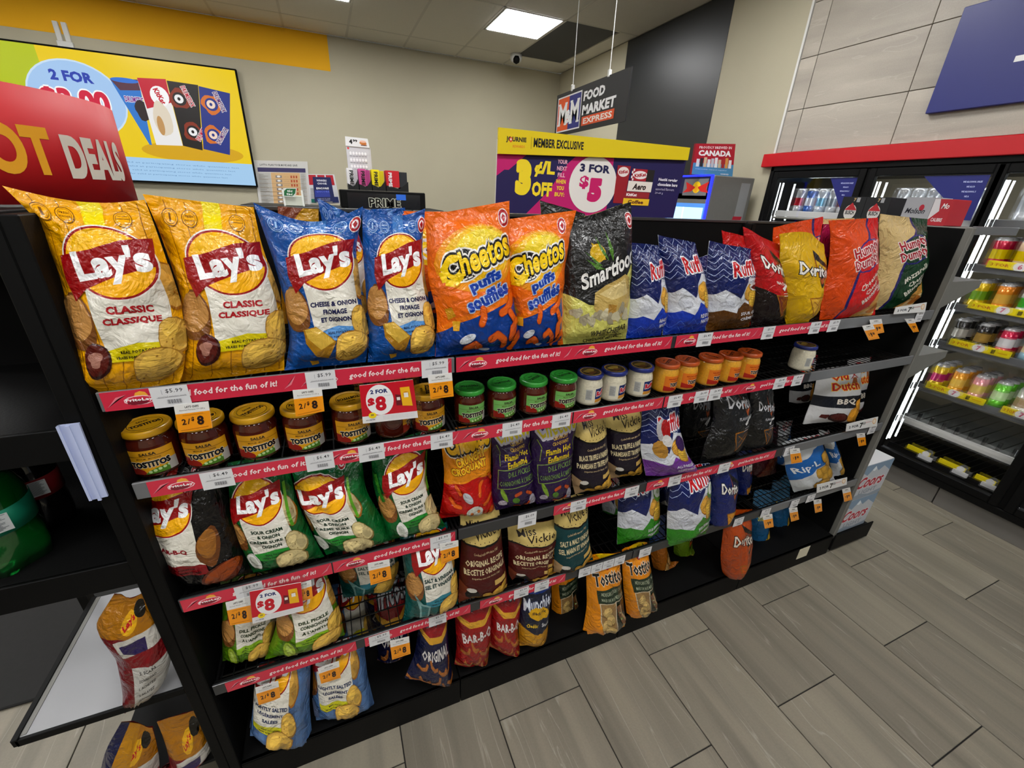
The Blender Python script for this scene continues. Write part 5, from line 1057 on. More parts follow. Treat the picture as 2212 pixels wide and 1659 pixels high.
def D_tost():
    A = Art(); A.rect(0, 0, 100, 140, '#e89a12').poly([(30, 140), (50, 128), (100, 140)], '#e8c820').text('Tostitos', 54, 110, w=88, h=20, c='#141210', bold=.06, rot=3, outline=((.04, '#e8dccc'),)).ell(50, 124, 4, 3, '#b8281c')
    A.poly([(16, 92), (100, 96), (100, 74), (18, 70)], '#28402c').text('MEXICAN STREET CORN', 58, 87, w=64, h=6, c='#b8c0a8', bold=.01, rot=2).text('MAÏS DE RUE MEXICAIN', 58, 78, w=64, h=6, c='#b8c0a8', bold=.01, rot=2)
    A.poly([(20, 70), (100, 74), (96, 34), (80, 16), (54, 10), (32, 18), (22, 40)], '#d8ccb4').poly([(22, 69), (60, 71), (62, 12), (54, 12), (33, 20), (24, 40)], '#a88858').poly([(63, 71), (99, 73), (94, 36), (79, 18), (65, 13)], '#24301c')
    for x, y, r_ in ((38, 56, .3), (46, 44, -.5), (36, 34, .7), (46, 24, 0)): chip(A, x, y, 13, 9, r_, '#d0b478', '#90703c')
    A.line([(68, 66), (74, 46), (88, 24)], 12, '#8a5c34').line([(72, 66), (80, 44), (92, 28)], 4, '#c8a87c')
    for k in range(8): A.ell(70 + 2.4 * k, 52 - 5 * k + 4 * math.sin(k * 2), 2, 1.6, '#d8d8b8' if k % 2 else '#6c9a3c', 7)
    return A
D['tost'] = D_tost
def D_plain(bg, c2, word, wc='#e8e8e8', cc='#b87830'):
    A = Art(); A.rect(0, 0, 100, 140, bg).poly([(0, 90), (100, 110), (100, 140), (0, 140)], c2).text(word, 50, 100, w=76, h=16, c=wc, bold=.06, rot=6)
    for k in range(9): chip(A, 14 + (k * 23) % 78, 14 + (k * 17) % 56, 12, 10, k, cc, '#6a4418')
    return A
D['pink'] = lambda: D_plain('#4a1420', '#a82460', 'Onion Rings', '#7a3854', '#6a2c14')
D['snackblue'] = lambda: D_plain('#2c6c98', '#3c84b0', 'Snack Mix', '#d8d060', '#c8a83c')
D['tostblue'] = lambda: D_plain('#b87420', '#1c4c8c', 'Scoops', '#e8e0d0', '#c8a46c')
def D_back():
    A = Art(); A.rect(0, 0, 100, 140, '#7a1420').rect(0, 100, 100, 140, '#b07a14').ell(60, 116, 16, 10, '#e0b020', rot=.6).text("Lay's", 60, 116, w=24, h=9, c='#c01828', bold=.05, rot=34).ell(80, 128, 12, 8, '#1a1408')
    A.poly([(26, 96), (100, 108), (100, 70), (30, 78)], '#c8c4bc').poly([(34, 92), (80, 100), (78, 80), (36, 84)], '#3c2c60').poly([(30, 78), (100, 90), (100, 66), (36, 62)], '#8a1a24').poly([(38, 66), (100, 70), (100, 14), (44, 10)], '#c4c2bc')
    for k, t in enumerate(('2. SCAN', 'DOWNLOAD', '1. ACHETEZ', '2. BALAYEZ', 'TÉLÉCHARGEZ')): A.text(t, 66, 62 - 9 * k, w=30, h=3.6, c='#3c3a3a', bold=.03, rot=10)
    return A
D['back'] = D_back
D['backgold'] = lambda: D_back().poly([(0, 0), (40, 0), (34, 140), (0, 140)], '#1c2250').poly([(10, 20), (40, 30), (60, 140), (26, 140)], '#c08c14')
def D_wavy():
    A = Art(); A.rect(0, 0, 100, 140, '#c89a14').poly([(0, 100), (60, 140), (0, 140)], '#8a4a28').text('Wavy', 50, 80, w=60, h=20, c='#b02020', bold=.06); return A
D['wavy'] = D_wavy
_D = {}
def design(key, nu, nv, vm=1., du=0.):
    k = (key, nu, nv, vm, du)
    if k not in _D:
        global LOW; LOW = 0 if nu > 16 else 1 if nu > 10 else 2; A = D[key](); LOW = 0; T, C, L = A.arrays(); T = T / [1, vm]; T[L > 1.5, :, 0] += du
        lines = [(1, 0, i / nu) for i in range(1, nu)] + [(0, 1, j / nv) for j in range(1, nv)] + [(nu, nv, q) for q in range(1, nu + nv)]
        T, C, L = clip01(T, C, L); base = np.where(L == 1)[0]
        T, C, L = split(T, C, L, lines); _D[k] = (T, C, L)
    return _D[k]

# ---------------------------------------------------------------- bags
def resample(P, n):
    P = np.array(P, float); d = np.r_[0, np.cumsum(np.linalg.norm(np.diff(P, axis=0), axis=1))]; t = np.linspace(0, d[-1], n)
    # smooth interpolation through the points
    from_ = np.stack([np.interp(t, d, P[:, k]) for k in range(P.shape[1])], 1)
    for _ in range(max(1, n // 12)): from_[1:-1] = .25 * from_[:-2] + .5 * from_[1:-1] + .25 * from_[2:]
    return from_
def on_plane(p, y0, zd, tl):
    r = ray(p); t = (y0 + (H - zd) * tl) / (r[1] - r[2] * tl); return np.array([0, 0, H]) + r * t
bag_n = 0
TOPZ = {.8: 1.025, .5: .715, .1: .408}                            # where the tops end under the next shelf
def bag(key, y0, lean, T_, L, Rr, zd, lab, grp, big=1, finish='film', sag=0., over=False, cr=1., ymax=None, ext=None, shift=0.):
    """a filled bag: L and R are its outline from top to bottom, laid on a plane leaning back from depth y0 at deck height zd"""
    global bag_n; bag_n += 1; rg = np.random.default_rng(100 + bag_n)
    nu, nv = ((18, 24) if big == 2 else (11, 15) if big == 1 else (7, 9))
    tl = math.tan(math.radians(lean))
    if y0 < 1.0:                                                 # stand it where its lower corners meet the deck
        ya_ = (PZ(L[-1], zd)[1] + PZ(Rr[-1], zd)[1]) / 2; y0 = min(max(ya_, .878 if over else .897), y0 + .03)
    Lp = resample([on_plane(p, y0, zd, tl) for p in L], nv + 1)[::-1]; Rp = resample([on_plane(p, y0, zd, tl) for p in Rr], nv + 1)[::-1]
    if ext is None: ext = TOPZ.get(round(zd, 1))
    if ext:
        for i_, Q in enumerate((Lp, Rp)):
            dz = ext - Q[-1, 2]
            if dz > .005:
                up_ = (Lp[-1] - Lp[0]) + (Rp[-1] - Rp[0]); up_ = up_ / up_[2]; up_[0] *= .5
                Q2 = resample(np.concatenate([Q, [Q[-1] + up_ * dz]]), nv + 1)
                if i_ == 0: Lq = Q2
                else: Rq = Q2
            elif i_ == 0: Lq = Q
            else: Rq = Q
        Lp, Rp = Lq, Rq
    if not over:
        for Q in (Lp, Rp):
            lo = zd + .004; k = Q[:, 2] < lo; Q[k, 2] = lo + (np.arange(k.sum()) * .0006)
    u = np.linspace(0, 1, nu + 1)[None, :]; v = np.linspace(0, 1, nv + 1)[:, None]
    P = Lp[:, None, :] * (1 - u[..., None]) + Rp[:, None, :] * u[..., None]
    up = (Lp[-1] + Rp[-1] - Lp[0] - Rp[0]); hgt = np.linalg.norm(up) / 2; wid = np.linalg.norm(Rp[nv // 2] - Lp[nv // 2])
    across = (Rp - Lp).mean(0); n = np.cross(across, up); n /= np.linalg.norm(n)
    if n[1] > 0: n = -n                                          # towards the aisle
    if sag: P[..., 2] -= (sag * np.sin(np.pi * u) * np.clip((v - .75) / .25, 0, 1) ** 1.5)
    prof = np.clip(1 - np.abs(2 * u - 1) ** 2.4, 0, 1) ** .62
    vert = np.clip(1 - np.abs(2 * v - .92) ** 3.2 / 1.18, 0, 1) ** .8; vert = vert * (1 - .25 * v)
    sealm = np.clip(np.minimum(v - .035, .965 - v) / .06, 0, 1)
    bulge = prof * vert * sealm
    wr = np.zeros((nv + 1, nu + 1)); s_ = hgt / .3
    for _ in range(12):
        a = rg.uniform(0, np.pi); fx, fy = rg.uniform(1.2, 4.5) * np.cos(a), rg.uniform(1.2, 5) * np.sin(a); ph = rg.uniform(0, 6.28)
        w1 = 1 - np.abs(np.sin(np.pi * (fx * u + fy * v) + ph)) ** .8
        env = np.exp(-((u - rg.uniform(0, 1)) ** 2 / .09 + (v - rg.uniform(0, 1)) ** 2 / .07)); wr += rg.uniform(-.013, .010) * w1 * env
    edge = np.minimum(u, 1 - u)
    wr += .0028 * np.sin(nu * .9 * np.pi * u + rg.uniform(0, 6)) * (np.exp(-((v - .92) / .07) ** 2) + np.exp(-((v - .07) / .06) ** 2))
    wr += .003 * np.sin(26 * v + 9 * u + rg.uniform(0, 6)) * np.exp(-(edge / .1) ** 2)
    sidew = np.clip(edge / .06, 0, 1)
    disp = T_ * .62 * bulge + wr * cr * s_ * sidew * np.clip(sealm + .25, 0, 1)
    seal = (1 - sealm); disp += .0012 * seal * np.sin(u * 9 + rg.uniform(0, 6)) * 2
    wav = .006 * s_ * (np.sin(u * rg.uniform(4, 7) + rg.uniform(0, 6))) * np.clip((v - .9) / .1, 0, 1); disp = disp + wav
    G = P + n * disp[..., None]
    # back side
    Gb = P - n * ((T_ * .38 * bulge) - np.minimum(disp, wav) + .0012)[..., None]
    if ymax: Gb[..., 1] = np.minimum(Gb[..., 1], ymax)
    du = np.gradient(G, axis=1); dv = np.gradient(G, axis=0); Nn = np.cross(du, dv); Nn /= np.linalg.norm(Nn, axis=2, keepdims=True) + 1e-12
    if (Nn @ n).mean() < 0: Nn = -Nn
    vm = min(1., max(.5, round(hgt / (1.95 * wid) * 12) / 12)) if ext and ext > .1 and key not in ('dutch', 'ripl', 'tost', 'snackblue', 'dorblue', 'alldressed') else 1.
    if key in ('bbq', 'sourcream', 'dill', 'vinegar', 'salted', 'fritos', 'fritbbq') and ext and ext > .1: vm = .8 if key[:4] == 'frit' else .95 if zd > .7 else .84 if zd > .4 else .72
    T, C, Lr = design(key, nu, nv, vm, shift)
    cen = T.mean(1); ci = np.clip((cen[:, 0] * nu).astype(int), 0, nu - 1); cj = np.clip((cen[:, 1] * nv).astype(int), 0, nv - 1)
    upper = (cen[:, 0] * nu - ci) + (cen[:, 1] * nv - cj) > 1
    fu = T[..., 0] * nu - ci[:, None]; fv = T[..., 1] * nv - cj[:, None]
    def interp(X):
        a, b, c, d = X[cj, ci], X[cj, ci + 1], X[cj + 1, ci + 1], X[cj + 1, ci]
        lo_ = a[:, None] + (b - a)[:, None] * fu[..., None] + (d - a)[:, None] * fv[..., None]
        hi_ = c[:, None] + (d - c)[:, None] * (1 - fu)[..., None] + (b - c)[:, None] * (1 - fv)[..., None]
        return np.where(upper[:, None, None], hi_, lo_)
    Nn[0] = n; Nn[-1] = n; Nn[1] = Nn[1] + 2 * n; Nn[-2] = Nn[-2] + 2 * n; Nn /= np.linalg.norm(Nn, axis=2, keepdims=True)
    W3 = interp(G) ; N3 = interp(Nn); N3 /= np.linalg.norm(N3, axis=2, keepdims=True) + 1e-12
    fn = np.cross(W3[:, 1] - W3[:, 0], W3[:, 2] - W3[:, 0]); ln = np.linalg.norm(fn, axis=1, keepdims=True) + 1e-15; fn = fn / ln
    fl = (fn * N3.mean(1)).sum(1) < 0; W3[fl] = W3[fl][:, ::-1]; N3[fl] = N3[fl][:, ::-1]; fn[fl] = -fn[fl]
    W3 = W3 + N3 * ((Lr - 1) * .00005)[:, None, None]
    org = (Lp[0] + Rp[0]) / 2; org[2] = min(Lp[0][2], Rp[0][2])
    r = root('snack_bag', org, lab, 'bag', grp)
    # back faces
    A_, B_, C_, D__ = Gb[:-1, :-1], Gb[:-1, 1:], Gb[1:, 1:], Gb[1:, :-1]
    bk = np.concatenate([np.stack([A_, D__, B_], 2).reshape(-1, 3, 3), np.stack([B_, D__, C_], 2).reshape(-1, 3, 3)])
    nb = -np.repeat(np.repeat(n[None, None], len(bk), 0), 3, 1)
    bn = np.cross(bk[:, 1] - bk[:, 0], bk[:, 2] - bk[:, 0]); f2 = (bn @ n) > 0; bk[f2] = bk[f2][:, ::-1]
    bg = C[Lr < 1.5][0]
    jb = np.tile(np.repeat(np.arange(nv), nu), 2)
    part = np.where(cj == 0, 0, np.where(cj == nv - 1, 2, 1)); pb = np.where(jb == 0, 0, np.where(jb == nv - 1, 2, 1))
    for idx, nm in ((1, 'pouch'), (0, 'bottom_seal'), (2, 'top_seal')):
        a, b = part == idx, pb == idx
        me = trimesh(nm, np.concatenate([W3[a], bk[b]]), np.concatenate([C[a], np.tile(bg, (b.sum(), 1))]), np.concatenate([N3[a], nb[b]]), finish, org)
        link(nm, me, r)
    return r
g1 = 'bags on the top shelf'; Z1 = 1.2635
# back rows first (partly hidden)
bag('cheese', 1.06, 6, .06, [(685, 428), (705, 520), (715, 700)], [(755, 462), (790, 540), (800, 690)], Z1, 'bright blue bag whose pointed corner sticks up behind the first blue bag', g1, 0)
bag('wavy', 1.07, 6, .05, [(600, 446), (604, 540), (610, 700)], [(688, 452), (690, 540), (700, 690)], Z1, 'gold bag mostly hidden behind the first blue bag, below the mint rack', g1, 0)
bag('cheese', 1.08, 6, .06, [(800, 452), (800, 540), (805, 690)], [(874, 449), (885, 540), (890, 680)], Z1, 'blue bag hidden behind the second blue bag, only its top showing', g1, 0)
bag('puffs', 1.05, 6, .07, [(872, 456), (880, 560), (890, 690)], [(1010, 458), (1030, 560), (1040, 680)], Z1, 'orange bag hidden behind the larger puff bag, only its top edge showing', g1, 0)
bag('smart', 1.06, 4, .06, [(1168, 432), (1172, 540), (1176, 690)], [(1262, 462), (1270, 560), (1275, 690)], Z1, 'black bag behind the smaller puff bag, top flap sticking up', g1, 0)
bag('ruffbrown', 1.0, 6, .05, [(1502, 560), (1504, 620), (1508, 690)], [(1548, 545), (1550, 620), (1556, 690)], Z1, 'dark navy bag wedged behind the ridged chip bags on the top shelf', g1, 0)
bag('dorred', 1.08, 6, .05, [(1561, 497), (1563, 580), (1565, 680)], [(1612, 512), (1616, 590), (1622, 670)], Z1, 'dark red bag behind the brown-bottomed navy bag', g1, 0)
bag('hdorange', 1.08, 6, .08, [(1668, 492), (1672, 570), (1680, 670)], [(1775, 468), (1785, 560), (1790, 660)], Z1, 'orange and red puff bag behind the yellow tortilla chip bag', g1, 0)
bag('hdgreen', 1.12, 6, .06, [(1770, 474), (1770, 560), (1775, 660)], [(1868, 470), (1870, 560), (1872, 650)], Z1, 'cream bag behind the orange puff bag, only a corner showing', g1, 0)
bag('pink', .99, 4, .03, [(1776, 484), (1766, 570), (1762, 688)], [(1812, 484), (1812, 570), (1805, 680)], Z1, 'pinkish back of a bag seen between the yellow bag and the orange puff bag', g1, 0)
# front row
bag('classic', .925, 7, .085, [(4, 401), (88, 482), (130, 600), (158, 720), (176, 800), (158, 868)], [(314, 432), (352, 540), (392, 660), (402, 740), (398, 800), (388, 826)], Z1, 'yellow bag reading CLASSIC, leftmost on the top shelf', g1, 2, sag=.012, over=True)
bag('classic', .922, 7, .085, [(311, 420), (352, 520), (392, 640), (396, 740), (390, 800), (368, 828)], [(548, 448), (562, 520), (604, 640), (614, 720), (614, 800)], Z1, 'yellow bag reading CLASSIC, second on the top shelf beside the blue bags', g1, 2, over=True, shift=0.03)
bag('cheese', .925, 7, .085, [(548, 438), (590, 560), (615, 650), (627, 730), (615, 806)], [(784, 446), (768, 540), (780, 650), (797, 730), (790, 784)], Z1, 'larger blue bag reading CHEESE & ONION, next to the yellow bags', g1, 2, sag=.03)
bag('cheese', .93, 7, .08, [(782, 448), (784, 540), (792, 650), (797, 720), (795, 788)], [(919, 450), (912, 520), (917, 610), (937, 700), (940, 770)], Z1, 'narrower blue bag reading CHEESE & ONION, left of the orange puff bags', g1, 2, sag=.015)
bag('puffs', .93, 5, .09, [(918, 466), (922, 520), (924, 600), (945, 680), (940, 772)], [(1099, 434), (1103, 520), (1104, 620), (1122, 700), (1128, 758)], Z1, 'larger orange and blue puff bag, right of the blue bags', g1, 2)
bag('puffs', .945, 5, .085, [(1094, 474), (1094, 540), (1098, 620), (1112, 700), (1116, 756)], [(1244, 454), (1229, 520), (1215, 600), (1212, 680), (1216, 748)], Z1, 'smaller orange and blue puff bag, left of the black popcorn bag', g1, 2, shift=-0.12)
bag('smart', .935, 5, .075, [(1236, 476), (1217, 560), (1213, 620), (1214, 690), (1212, 746)], [(1364, 436), (1365, 520), (1362, 600), (1356, 680), (1351, 736)], Z1, 'tall black and pale yellow bag reading WHITE CHEDDAR on the top shelf', g1, 2)
bag('ruff', .945, 5, .07, [(1366, 524), (1366, 600), (1358, 660), (1352, 734)], [(1424, 530), (1431, 600), (1438, 660), (1426, 728)], Z1, 'navy and blue ridged chip bag directly right of the white cheddar bag', g1, 1, shift=0.06)
bag('ruff', .935, 5, .075, [(1420, 507), (1430, 580), (1438, 650), (1431, 724)], [(1500, 524), (1522, 600), (1524, 660), (1522, 720)], Z1, 'navy and blue ridged chip bag, second one, reading REGULAR NATURE', g1, 1, shift=0.07)
bag('ruffbrown', .93, 5, .07, [(1531, 520), (1526, 600), (1525, 660), (1524, 718)], [(1621, 538), (1625, 600), (1623, 660), (1618, 708)], Z1, 'navy bag with brown bottom reading SOUR CREAM on the top shelf', g1, 1, shift=0.07)
bag('dorred', .935, 4, .07, [(1602, 490), (1618, 560), (1624, 620), (1620, 706)], [(1688, 530), (1690, 600), (1697, 650), (1688, 700)], Z1, 'shiny red and black bag left of the yellow tortilla chip bag', g1, 1, shift=0.04)
bag('doryellow', .93, 4, .075, [(1688, 506), (1682, 580), (1690, 650), (1698, 704)], [(1783, 528), (1780, 580), (1768, 640), (1746, 698)], Z1, 'yellow tortilla chip bag on the top shelf', g1, 1, sag=-.02, shift=0.03)
bag('hdorange', .925, 4, .08, [(1795, 476), (1792, 560), (1776, 640), (1770, 694)], [(1899, 470), (1891, 560), (1894, 640), (1888, 682)], Z1, 'orange and red puffed snack bag in front, left of the green one', g1, 1, shift=-.07)
bag('hdgreen', .93, 4, .08, [(1897, 462), (1901, 560), (1887, 640), (1880, 676)], [(2004, 473), (1997, 560), (1984, 620), (1982, 660)], Z1, 'cream and dark green puffed snack bag, rightmost on the top shelf', g1, 1, shift=-.14)

g3 = 'bags on the third shelf'; Z3 = .756
bag('bbq', 1.02, 3, .06, [(288, 1040), (300, 1110), (330, 1200)], [(400, 1020), (430, 1100), (450, 1190)], Z3, 'black bag barely seen behind the barbecue bag at the left end', g3, 0)
bag('bbq', .93, 6, .085, [(352, 1010), (322, 1100), (336, 1180), (376, 1240), (405, 1268)], [(470, 1000), (500, 1110), (532, 1200), (552, 1245)], Z3, 'black and red barbecue chip bag, leftmost on the third shelf', g3, 2, shift=-0.36)
bag('sourcream', .94, 6, .08, [(492, 1000), (497, 1110), (520, 1180), (545, 1238)], [(618, 985), (640, 1080), (672, 1150), (702, 1206)], Z3, 'dark green bag reading SOUR CREAM & ONION, first of three', g3, 2, shift=-0.12)
bag('sourcream', .94, 6, .08, [(626, 1000), (646, 1080), (676, 1148), (705, 1198)], [(780, 985), (790, 1060), (832, 1130), (856, 1172)], Z3, 'crumpled dark green bag reading SOUR CREAM & ONION, middle of three', g3, 2, cr=1.6, shift=-0.24)
bag('sourcream', .95, 6, .08, [(800, 960), (806, 1047), (820, 1098), (838, 1174)], [(922, 930), (918, 1029), (934, 1086), (962, 1136)], Z3, 'dark green bag reading SOUR CREAM & ONION, last of three beside the gap', g3, 2)
bag('crunchy', .935, 4, .07, [(950, 930), (960, 1020), (958, 1061), (948, 1122)], [(1062, 915), (1060, 1015), (1064, 1070), (1074, 1114)], Z3, 'red and gold bag reading CRUNCHY on the third shelf', g3, 2)
bag('pickle', .945, 4, .07, [(1060, 918), (1065, 1010), (1062, 1070), (1070, 1102)], [(1146, 905), (1151, 1010), (1156, 1060), (1164, 1090)], Z3, 'purple bag reading DILL PICKLE, left one of the pair', g3, 1)
bag('pickle', .95, 4, .07, [(1147, 905), (1148, 1000), (1153, 1061), (1160, 1090)], [(1250, 890), (1236, 980), (1230, 1038), (1232, 1078)], Z3, 'purple bag reading DILL PICKLE, right one of the pair', g3, 1)
bag('truffle', .945, 4, .07, [(1246, 890), (1236, 992), (1235, 1038), (1242, 1068)], [(1309, 880), (1310, 969), (1313, 1015), (1322, 1054)], Z3, 'dark plum bag reading BLACK TRUFFLE, left one of the pair', g3, 1, 'matte_film')
bag('truffle', .965, 4, .07, [(1309, 878), (1309, 946), (1311, 1003), (1318, 1034)], [(1393, 862), (1384, 941), (1381, 980), (1388, 1028)], Z3, 'dark plum bag reading BLACK TRUFFLE, right one of the pair', g3, 1, 'matte_film')
bag('alldressed', .90, 9, .08, [(1388, 862), (1385, 930), (1383, 971), (1396, 1028)], [(1468, 852), (1464, 925), (1480, 975), (1514, 1024)], Z3, 'purple and navy bag reading ALL DRESSED leaning over the shelf edge', g3, 1, over=True, shift=-0.04)
bag('dorblack', 1.08, 3, .06, [(1480, 852), (1472, 944), (1476, 985)], [(1536, 846), (1532, 950), (1528, 978)], Z3, 'black tortilla chip bag standing back in shade right of the purple all dressed bag', g3, 0)
bag('dorblack', .94, 6, .08, [(1542, 838), (1540, 917), (1521, 960), (1512, 1002)], [(1612, 830), (1617, 890), (1606, 944), (1594, 984)], Z3, 'shiny black tortilla chip bag, front one of its group', g3, 1, shift=0.06)
bag('dorblack', .985, 6, .06, [(1622, 828), (1618, 903), (1608, 944), (1600, 976)], [(1668, 822), (1667, 876), (1666, 930), (1665, 968)], Z3, 'shiny black tortilla chip bag, rearmost and right of its group', g3, 1)
bag('dutch', 1.1, 3, .06, [(1706, 828), (1704, 880)], [(1756, 818), (1750, 872)], Z3 + .05, 'grey and black bag in the shade behind the barbecue bag on the right', g3, 0, 'matte_film')
bag('dutch', 1.0, 5, .05, [(1830, 790), (1832, 860), (1836, 915)], [(1880, 786), (1873, 841), (1874, 902)], Z3, 'second white barbecue bag, right behind the first', g3, 0, 'matte_film')
bag('dutch', .96, 5, .08, [(1768, 800), (1756, 858), (1742, 892), (1734, 916)], [(1862, 782), (1858, 850), (1846, 890), (1838, 930)], Z3, 'white bag with black band reading BBQ on the third shelf', g3, 1, 'matte_film')

g4 = 'bags on the fourth shelf'; Z4 = .451
bag('dill', .95, 5, .08, [(480, 1290), (480, 1380), (481, 1430)], [(592, 1270), (592, 1350), (580, 1416)], Z4, 'lime green pickle bag, left one of the pair on the fourth shelf', g4, 2)
bag('dill', .925, 5, .085, [(592, 1255), (598, 1350), (572, 1424)], [(700, 1225), (730, 1310), (746, 1376)], Z4, 'lime green pickle bag, right one of the pair under the red offer card', g4, 2)
bag('vinegar', .97, 6, .07, [(716, 1180), (730, 1240), (742, 1290)], [(850, 1160), (862, 1215), (846, 1278)], Z4 + .03, 'teal chip bag in the shade behind an orange tag', g4, 1, over=True)
bag('vinegar', .915, 4, .085, [(862, 1150), (876, 1251), (876, 1305), (870, 1345)], [(966, 1130), (985, 1240), (988, 1280), (990, 1306)], Z4, 'teal bag reading SALT & VINEGAR on the fourth shelf', g4, 2, over=True)
bag('vorig', .945, 3, .08, [(994, 1110), (996, 1180), (993, 1224), (990, 1300)], [(1078, 1090), (1086, 1190), (1096, 1250), (1094, 1282)], Z4, 'maroon bag reading ORIGINAL RECIPE, left one of the pair', g4, 1, 'matte_film')
bag('vorig', .92, 5, .08, [(1096, 1132), (1099, 1186), (1098, 1238), (1106, 1252)], [(1228, 1120), (1196, 1183), (1193, 1224), (1196, 1244)], Z4, 'crumpled maroon and cream bag reading ORIGINAL RECIPE, right one of the pair', g4, 1, 'matte_film', cr=2.0, ext=0.01)
bag('vsalt', .97, 3, .07, [(1196, 1080), (1198, 1160), (1196, 1254)], [(1269, 1066), (1271, 1156), (1281, 1210)], Z4, 'dark teal bag reading SALT & MALT VINEGAR on the fourth shelf', g4, 1, 'matte_film')
bag('ruffgreen', 1.1, 3, .06, [(1300, 1070), (1302, 1142)], [(1334, 1064), (1334, 1136)], Z4, 'green bag standing deep in the shade left of the green ridged chip bags', g4, 0)
bag('ruffgreen', .955, 4, .075, [(1336, 1050), (1334, 1122), (1333, 1176)], [(1424, 1030), (1423, 1107), (1422, 1156)], Z4, 'navy, white and green ridged chip bag, left one of the pair', g4, 1, shift=0.04)
bag('ruffgreen', 1.06, 4, .06, [(1424, 1040), (1426, 1110), (1425, 1166)], [(1448, 1036), (1446, 1110), (1443, 1160)], Z4, 'green bag edge wedged between the two green ridged chip bags', g4, 0)
bag('ruffgreen', .905, 4, .085, [(1452, 1020), (1441, 1107), (1440, 1184)], [(1532, 1000), (1531, 1091), (1524, 1152)], Z4, 'navy, white and green ridged chip bag, right one over the shelf edge', g4, 1, over=True, shift=0.03)
bag('dorblue', .93, 4, .07, [(1536, 1000), (1532, 1091), (1526, 1156)], [(1592, 990), (1586, 1091), (1562, 1150)], Z4, 'dark blue tortilla chip bag, left one of the pair', g4, 1, shift=0.04)
bag('dorblue', 1.0, 4, .06, [(1590, 985), (1588, 1040), (1586, 1104)], [(1622, 975), (1620, 1030), (1612, 1088)], Z4, 'dark blue tortilla chip bag, right one set further back', g4, 1)
bag('pink', 1.06, 3, .06, [(1622, 975), (1621, 1030), (1621, 1052)], [(1676, 962), (1674, 1020), (1668, 1042)], Z4 + .02, 'dark bag with pink stripe left of the blue ridged chip bags', g4, 1)
bag('ripl', 1.08, 3, .05, [(1676, 960), (1680, 1010), (1690, 1036)], [(1706, 952), (1708, 1000), (1712, 1030)], Z4 + .02, 'shaded bag tucked behind the left blue ridged chip bag', g4, 0, 'matte_film')
bag('ripl', .99, 4, .06, [(1770, 930), (1790, 990), (1800, 1030)], [(1794, 930), (1808, 985), (1816, 1028)], Z4, 'white and blue ridged chip bag on the right, second of the pair', g4, 0, 'matte_film')
bag('ripl', .955, 4, .08, [(1690, 958), (1698, 1020), (1716, 1066)], [(1770, 935), (1788, 998), (1803, 1038)], Z4, 'white and blue ridged chip bag on the right, first of the pair', g4, 1, 'matte_film')

g5 = 'bags on the bottom shelf'; Z5 = .119
bag('fritos', 1.10, 4, .07, [(782, 1262), (790, 1330), (800, 1390)], [(884, 1240), (890, 1300), (896, 1360)], Z5, 'corn chip bag lying under the wire shelf behind the grid', g5, 1)
bag('salted', 1.12, 4, .07, [(720, 1290), (726, 1350), (736, 1420)], [(790, 1270), (796, 1330), (802, 1390)], Z5, 'grey bag visible through the wire grid beside the lime bags', g5, 0)
bag('salted', .945, 5, .085, [(556, 1440), (545, 1540), (540, 1590)], [(672, 1405), (668, 1520), (676, 1612)], Z5, 'grey-blue lightly salted bag, left one at the bottom left', g5, 2, over=True, shift=-0.3)
bag('salted', .95, 5, .085, [(678, 1400), (676, 1508), (683, 1556)], [(784, 1370), (794, 1460), (810, 1526)], Z5, 'grey-blue lightly salted bag, right one at the bottom left', g5, 2, over=True, shift=-0.22)
bag('fritos', 1.04, 4, .07, [(812, 1350), (816, 1410), (820, 1464)], [(884, 1330), (887, 1400), (884, 1444)], Z5, 'dark navy corn chip bag reading ORIGINAL, behind an orange tag', g5, 1)
bag('fritos', .94, 4, .08, [(910, 1320), (896, 1413), (874, 1464)], [(964, 1305), (972, 1430), (984, 1486)], Z5, 'navy and copper bag reading ORIGINAL in front at the bottom', g5, 1, over=True)
bag('fritbbq', .96, 4, .08, [(980, 1290), (987, 1394), (982, 1436)], [(1066, 1270), (1060, 1370), (1052, 1446)], Z5, 'red bag reading BAR-B-Q, left one of the pair at the bottom', g5, 1, over=True)
bag('fritbbq', .965, 4, .07, [(1064, 1275), (1060, 1350), (1056, 1396)], [(1132, 1260), (1118, 1350), (1125, 1430)], Z5, 'red bag reading BAR-B-Q, right one with pointed corner at the bottom', g5, 1, over=True)
bag('munch', .98, 4, .07, [(1134, 1250), (1120, 1340), (1122, 1394)], [(1194, 1235), (1184, 1340), (1176, 1398)], Z5, 'blue, black and yellow snack mix bag at the bottom', g5, 1, over=True)
bag('tost', 1.0, 4, .07, [(1192, 1225), (1192, 1326), (1180, 1378)], [(1246, 1210), (1250, 1300), (1260, 1330)], Z5, 'orange bag with taco picture, leftmost of the three, in shade', g5, 1, over=True)
bag('tost', .935, 4, .085, [(1266, 1205), (1268, 1310), (1257, 1374)], [(1338, 1190), (1344, 1290), (1353, 1354)], Z5, 'orange bag with taco picture reading MEXICAN STREET CORN, middle of the three', g5, 1, over=True)
bag('tost', .94, 4, .08, [(1342, 1185), (1347, 1272), (1356, 1343)], [(1398, 1172), (1408, 1258), (1422, 1320)], Z5, 'orange bag with taco picture, rightmost of the three', g5, 1, over=True)
bag('tostblue', 1.02, 4, .06, [(1402, 1165), (1412, 1240), (1416, 1280)], [(1436, 1158), (1448, 1220), (1455, 1255)], Z5, 'brown and blue bag right of the three taco picture bags', g5, 0)
bag('dorlime', 1.05, 3, .06, [(1456, 1150), (1455, 1231), (1466, 1260)], [(1498, 1140), (1486, 1231), (1475, 1260)], Z5, 'narrow lime green bag standing alone at the bottom', g5, 1)
